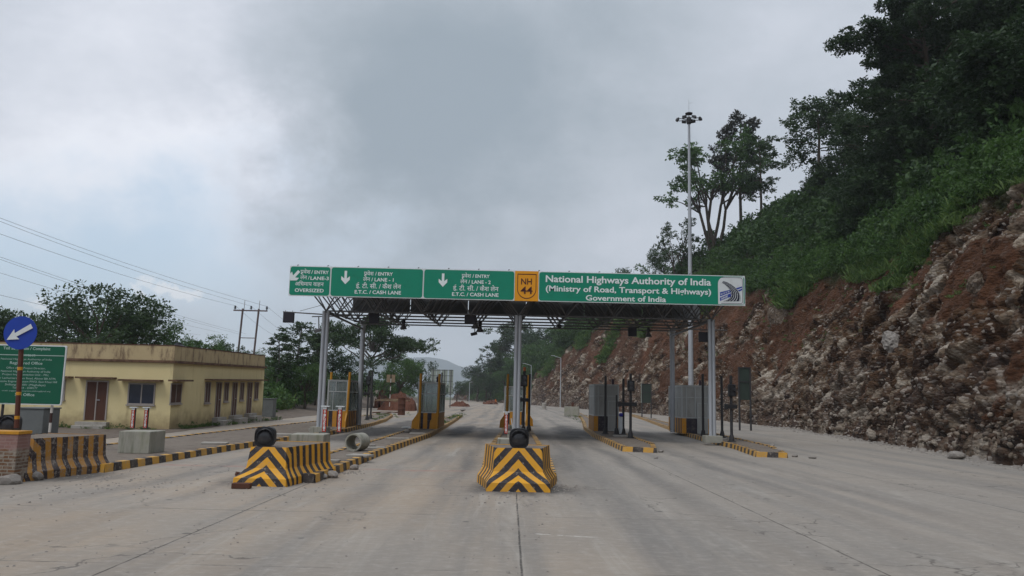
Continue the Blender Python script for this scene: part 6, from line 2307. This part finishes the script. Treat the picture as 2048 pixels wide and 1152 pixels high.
    for key, px, Y, yt, lab, H, sx in [('round2', 398, 90, 668, 'low leafy tree rising over the office roof by the tank', 10, 1.1), ('round', 452, 95, 678, 'low leafy tree at the foot of the power pole', 9, 1.1), ('airy', 588, 92, 648, 'airy light-stemmed tree left of the left column', 10, 1.5),
                                       ('airy', 560, 88, 672, 'second airy tree beside the far end of the office', 10, 1.5), ('round2', 552, 96, 705, 'mid-green tree at the far corner of the office', 10, 1.0), ('climb2', 632, 104, 668, 'dark rounded tall tree just left of the left column', 12, 1.0),
                                       ('round2', 610, 90, 718, 'mid-green bushy tree below the airy trees', 10, 1.05), ('roundd', 684, 110, 700, 'dark spreading tree right of the left column', 10, 1.5), ('round', 668, 100, 738, 'bushy tree low behind the leftmost booth', 9, 1.2),
                                       ('round2', 800, 150, 706, 'round green tree behind the red earth heap', 10, 1.0), ('round', 838, 158, 712, 'smaller tree to the right of the round green one', 9, .75), ('sapling', 765, 120, 745, 'thin sapling between the umbrella tree and the round tree', 4.5, 1.0),
                                       ('round', 775, 150, 765, 'low bush tree at the left foot of the round green tree', 9, 1.3), ('round2', 720, 135, 770, 'low green tree behind the leftmost booth posts', 10, 1.3), ('round', 915, 330, 762, 'hazy tree far behind the pale road sign', 9, 1.2), ('round2', 890, 330, 770, 'hazy far tree left of the other hazy one', 10, 1.2),
                                       ('sapling', 527, 84, 735, 'sapling at the back corner of the office', 4.5, 1.1), ('round2', 500, 110, 700, 'leafy tree behind the twin legs of the power pole', 10, .9)]:
        left(key, px, Y, yt, px * .37, lab, H, sx)
    x = D(742, 780, 125).x
    left('spread', 742, 125, 632, 0.8, 'umbrella-shaped tree with a slender trunk under the canopy edge', 13, 1.08)


def tuft(n, h, rs, spread=.35):
    """grass clump: arching blades"""
    P = rs.normal(size=(n, 3)) * spread; P[:, 2] = 0
    a = rs.normal(size=(n, 3)) * .45; a[:, 2] = 1
    a /= np.linalg.norm(a, axis=1)[:, None]
    s = np.cross(a, rs.normal(size=(n, 3))); s /= np.linalg.norm(s, axis=1)[:, None]
    L = (h * rs.uniform(.5, 1.2, n))[:, None]
    w = h * .035
    droop = np.concatenate([a[:, :2] * .6, -np.ones((n, 1)) * .15], 1) * L * .5
    V = np.stack([P - s * w, P + s * w, P + a * L * .65 + s * w, P + a * L + droop], 1).reshape(-1, 3)
    return V, np.repeat(rs.uniform(0, 1, n), 4)


def undergrowth():
    rs = np.random.RandomState(21)
    bush = []
    for k in range(6):
        bl = [(rs.normal() * .42, rs.normal() * .42, .2 + rs.rand() * .7, rs.uniform(.2, .42)) for _ in range(7)]
        bush.append(blob_crown(bl, 260, .17, rs, .8, .5))
    coarse = []
    for k in range(5):
        bl = [(rs.normal() * .4, rs.normal() * .4, .3 + rs.rand() * .6, rs.uniform(.32, .55)) for _ in range(5)]
        coarse.append(blob_crown(bl, 170, .21, rs, .8, .55))
    grs = [tuft(60, 0.7, rs) for _ in range(5)]

    def scatter(name, label, spots, protos, mats):
        Vs, Ts, Ms = [], [], []
        for (x, y, z, s, kd) in spots:
            pr = protos[kd]
            pv = pr[rs.randint(len(pr))]
            V, T = pv[0], pv[-1]
            a = rs.rand() * 6.28; c, s_ = math.cos(a), math.sin(a)
            sz = s * rs.uniform(.8, 1.25)
            Q = np.stack([(V[:, 0] * c - V[:, 1] * s_) * s + x, (V[:, 0] * s_ + V[:, 1] * c) * s + y, V[:, 2] * sz + z], -1)
            Vs.append(Q); Ts.append(np.clip(T * .7 + rs.uniform(0, .3), 0, 1)); Ms.append(np.full(len(V) // 4, kd if kd < len(mats) else 0))
        V = np.concatenate(Vs)
        me = np_mesh(name, V, np.arange(len(V)).reshape(-1, 4), {'tone': np.concatenate(Ts)}, np.concatenate(Ms))
        o = link(name, me, mats)
        tag(o, label, 'undergrowth', None, 'stuff')
    spots = []
    # band above the cliff edge
    for k in range(3600):
        y = 22 + 150 * rs.rand() ** 1.25
        T = rs.choice([rs.uniform(.98, 1.5), rs.uniform(1.2, 3.2)], p=[.62, .38])
        p = hill_pt(y, T)
        near = T < 1.7
        kd = rs.choice([0, 1, 2], p=[.60, .10, .30]) if near else rs.choice([0, 1, 2], p=[.15, .10, .75])
        s = (rs.uniform(.5, 1.5) + .9 * rs.rand() ** 4) * (1.0 if near else 1.7)
        if kd == 1: s = min(s, 1.25)
        if y < 48: s *= .42 + .58 * (y - 22) / 26
        spots.append((p[0], p[1], p[2] - .15 * min(s, 1), s, kd))
    # far part of the crest and the bend
    for k in range(1300):
        y = 165 + 190 * rs.rand()
        T = rs.uniform(1.0, 4.5)
        p = hill_pt(y, T)
        spots.append((p[0], p[1], p[2] - .3, rs.uniform(1.6, 3.4), rs.choice([0, 2], p=[.45, .55])))
    for k in range(420):
        y = rs.uniform(262, 420); T = rs.uniform(.02, 1.3)
        p = hill_pt(y, T)
        spots.append((p[0], p[1], p[2] - .3, rs.uniform(1.4, 2.8), rs.choice([0, 2], p=[.6, .4])))
    # tongues of green that hang down the face
    for (y0, T0, T1, w, n) in [(54, .66, 1.0, 1.5, 130), (47, .86, 1.03, 2.4, 90), (84, .78, 1.02, 3.0, 110), (62, .84, 1.02, 2.5, 80), (171, .45, 1.0, 3.0, 120), (120, .85, 1.03, 5, 80), (150, .70, 1.0, 4, 110), (205, .75, 1.0, 5, 120), (68, .90, 1.0, 2.5, 70), (240, .55, 1.0, 8, 150), (36, .95, 1.05, 3, 50)]:
        for k in range(n):
            T = rs.uniform(T0, T1); y = y0 + rs.normal() * w * (.45 + .55 * (T - T0) / (T1 - T0)) + (1 - T) * 6
            p = hill_pt(y, T)
            spots.append((p[0] - .15, p[1], p[2] - .1, rs.uniform(.45, 1.0) * (1 if y < 80 else 1.9), rs.choice([0, 1], p=[.55, .45])))
    # single tufts on ledges
    for k in range(150):
        y = rs.uniform(28, 130); T = rs.uniform(.45, .97)
        p = hill_pt(y, T)
        spots.append((p[0], p[1], p[2], rs.uniform(.15, .42), rs.choice([0, 1])))
    scatter('undergrowth', 'grass and bushes along the top of the cliff', spots, {0: bush, 1: grs, 2: coarse}, ['shrub', 'grass', 'shrubdark'])
    spots = []
    for k in range(1900):      # green bank on the left beyond the office
        y = rs.uniform(70, 150); f = rs.rand()
        x = D(rs.uniform(440, 760), 780, y).x
        lim = np.interp(y, [-12, 40, 75, 110, 180], [-17.2, -17.2, -21.0, -27.5, -30])
        if x > lim - 1.0: continue
        if -32 < x < -18 and y < 64: continue
        spots.append((x, y, float(left_z(x, y)) - .1, rs.uniform(.9, 2.6), rs.choice([0, 1, 2], p=[.5, .15, .35])))
    for k in range(420):
        y = rs.uniform(140, 330); x = D(rs.uniform(700, 990), 800, y).x
        lim = np.interp(y, [110, 180, 260, 340, 420], [-24, -27, -30, -44, -64])
        if x > lim: continue
        spots.append((x, y, float(left_z(x, y)) - .1, rs.uniform(1.2, 3.0), rs.choice([0, 2])))
    for k in range(70):       # weeds along the office wall and kerbs
        y = rs.uniform(43, 62)
        spots.append((-17.9 + rs.uniform(0, .5), y, float(left_z(-18, y)), rs.uniform(.1, .35), rs.choice([0, 1])))
    for k in range(60):
        spots.append((rs.uniform(-27, -18.3), 42.7 - rs.rand() * .5, 0.0, rs.uniform(.1, .3), rs.choice([0, 1])))
    for (x0, x1, y0, y1, n) in [(-5.6, -4.4, 52, 84, 50), (-.3, 1.2, 50, 80, 30), (5.2, 8, 60, 90, 20), (-13, -9.6, 55, 82, 40)]:
        for k in range(n): 
            y = rs.uniform(y0, y1)
            spots.append((rs.uniform(x0, x1) + (0 if x0 < 4 else (y - 50) * .03), y, .17, rs.uniform(.08, .26), rs.choice([0, 1])))
    scatter('undergrowth', 'weeds and bushes on the left bank and the islands', spots, {0: bush, 1: grs, 2: coarse}, ['shrub', 'grass', 'shrubdark'])


def forest():
    """the closed jungle higher on the slope, one mass"""
    rs = np.random.RandomState(33)
    src = []
    for key in ('roundd', 'climb2', 'climb'):
        cm = KINDS[key][1]
        n = len(cm.vertices)
        V = np.empty(n * 3, dtype=np.float32); cm.vertices.foreach_get('co', V); V = V.reshape(-1, 4, 3)
        T = np.empty(n, dtype=np.float32); cm.attributes['tone'].data.foreach_get('value', T); T = T.reshape(-1, 4)
        k = rs.permutation(len(V))[:4200]
        Q = V[k]; c = Q.mean(1, keepdims=True)
        src.append(((c + (Q - c) * 1.5).reshape(-1, 3), T[k].ravel()))
    Vs, Ts = [], []
    for k in range(95):
        y = 48 + 105 * rs.rand(); T = rs.uniform(1.75, 5.5) if k > 30 else rs.uniform(1.65, 2.3)
        p = hill_pt(y, T)
        V, t = src[rs.randint(3)]
        ratio = p[0] / p[1]
        if ratio < .425: continue
        s = rs.uniform(.5, .85) if T < 2.3 else rs.uniform(.75, 1.25)
        a = rs.rand() * 6.28; c, sn = math.cos(a), math.sin(a)
        s = min(s, max((EYE + p[1] * (.262 + (ratio - .385) * 1.15) - p[2]) / 12.0, .28))
        w = s * rs.uniform(1.1, 1.5)
        Vs.append(np.stack([(V[:, 0] * c - V[:, 1] * sn) * w + p[0], (V[:, 0] * sn + V[:, 1] * c) * w + p[1], V[:, 2] * s + p[2] - .8], -1))
        Ts.append(np.clip(t * .8 + rs.uniform(-.1, .25), 0, 1))
    far_V, far_T = [], []
    for k in range(80):
        y = 215 + 165 * rs.rand(); T = rs.uniform(1.0, 4.0)
        p = hill_pt(y, T)
        V, t = src[rs.randint(3)]
        s = rs.uniform(.45, .95); a = rs.rand() * 6.28; c, sn = math.cos(a), math.sin(a); w = s * rs.uniform(1.0, 1.4)
        far_V.append(np.stack([(V[:, 0] * c - V[:, 1] * sn) * w + p[0], (V[:, 0] * sn + V[:, 1] * c) * w + p[1], V[:, 2] * s + p[2] - 1.0], -1))
        far_T.append(np.clip(t * .8 + rs.uniform(-.1, .25), 0, 1))
    V = np.concatenate(far_V)
    o = link('forest', np_mesh('forest', V, np.arange(len(V)).reshape(-1, 4), {'tone': np.concatenate(far_T)}), 'leafmid')
    tag(o, 'green wooded slope where the road bends beyond the canopy', 'forest', None, 'stuff')
    V = np.concatenate(Vs)
    o = link('forest', np_mesh('forest', V, np.arange(len(V)).reshape(-1, 4), {'tone': np.concatenate(Ts)}), 'leafdeep')
    tag(o, 'dense dark jungle covering the slope above the cliff', 'forest', None, 'stuff')


def rubble():
    """loose stone lying on the ledges and at the foot of the cliff"""
    rs = np.random.RandomState(4)
    protos = []
    for k in range(8):
        bm = lump(1.0, 40 + k, 1, (1, .8, .6))
        bm.verts.ensure_lookup_table()
        bmesh.ops.triangulate(bm, faces=bm.faces)
        protos.append((np.array([v.co[:] for v in bm.verts]), np.array([[v.index for v in f.verts] for f in bm.faces])))
        bm.free()
    V, F, R_, T_ = [], [], [], []
    off = 0
    for k in range(6500):
        y = 20 + 190 * rs.rand() ** 1.9
        foot_bias = rs.rand() < .55
        T = .13 * rs.rand() ** 1.6 if foot_bias else rs.uniform(.05, .95)
        p = hill_pt(y, T)
        if not foot_bias and fbm(np.array([y * .3]), np.array([p[2] * .35]), 77)[0] < .5: continue
        s = .05 + .22 * rs.rand() ** 3
        if rs.rand() < .02: s *= 2.4
        pv, pf = protos[rs.randint(8)]
        q = rs.normal(size=(3, 3)); q, _ = np.linalg.qr(q)
        V.append((pv * s) @ q + np.array([p[0] - s * .2, p[1], p[2] + s * .15])); F.append(pf + off); off += len(pv)
        T_.append(np.full(len(pv), rs.uniform(.35, 1.0))); R_.append(np.ones(len(pv)))
    V = np.concatenate(V)
    me = np_mesh('rubble', V, np.concatenate(F), {'rock': np.concatenate(R_), 'tone': np.concatenate(T_), 'veg': np.zeros(len(V))})
    tag(link('rubble', me, 'cliff'), 'broken stones lying on the cliff ledges and at its foot', 'rubble', None, 'stuff')


def boulders():
    """a few great blocks that stand proud of the face"""
    for px, py, Y, r_, sd, lab in [(1786, 688, 51, .85, 3, 'pale grey boulder stuck in the middle of the cliff'), (2012, 575, 40.5, .75, 5, 'pale boulder near the top of the cliff at the right edge'), (1508, 628, 88, 1.5, 7, 'pale rock knob just right of the canopy sign')]:
        c = D(px, py, Y)
        j = int(np.argmin(np.abs(HYS - Y))); row = HV[j]
        p = row[int(np.argmin(np.abs(row[:, 2] - c.z)))]
        bm = lump(r_, sd, 4, (.8, 1.0, 1.2))
        for v in bm.verts:
            k = v.co / r_
            q = np.array([k.x * 2.2 + k.z + sd]), np.array([k.y * 2.2 + k.z * 1.7])
            v.co *= 1 + (float(fbm(q[0], q[1], sd, 5, .6)[0]) - .5) * .55
        me = bpy.data.meshes.new('boulder'); bm.to_mesh(me); n = len(bm.verts); bm.free()
        for nm, val in (('rock', 1.0), ('tone', .74), ('veg', 0.0)):
            at = me.attributes.new(nm, 'FLOAT', 'POINT'); at.data.foreach_set('value', np.full(n, val, dtype=np.float32))
        o = link('boulder', me, 'stonegrey' if sd == 3 else 'cliff')
        o.location = (float(p[0]) + r_ * .25, float(p[1]), float(p[2])); o.rotation_euler = (.3 * sd, .2, sd)
        tag(o, lab, 'boulder', 'boulders in the cliff')


trees()
forest()
undergrowth()
rubble()
boulders()


# ------------------------------------------------------------------ mountain haze
def haze():
    b = MB()
    b.box((0, 1900, 179), (6400, 4500, 360))
    o = b.build('haze')
    m_ = bpy.data.materials.new('valley_haze'); m_.use_nodes = True
    nt = m_.node_tree
    nt.nodes.remove(nt.nodes['Principled BSDF'])
    v = nt.nodes.new('ShaderNodeVolumePrincipled')
    v.inputs['Color'].default_value = (0.80, 0.86, 0.93, 1)
    v.inputs['Density'].default_value = 0.00022
    v.inputs['Anisotropy'].default_value = 0.2
    nt.links.new(v.outputs[0], nt.nodes['Material Output'].inputs['Volume'])
    o.data.materials.append(m_)
    tag(o, 'thin grey mist filling the valley', 'haze', None, 'stuff')


haze()
sc.cycles.volume_bounces = 1
sc.cycles.max_bounces = 6
sc.cycles.transparent_max_bounces = 12
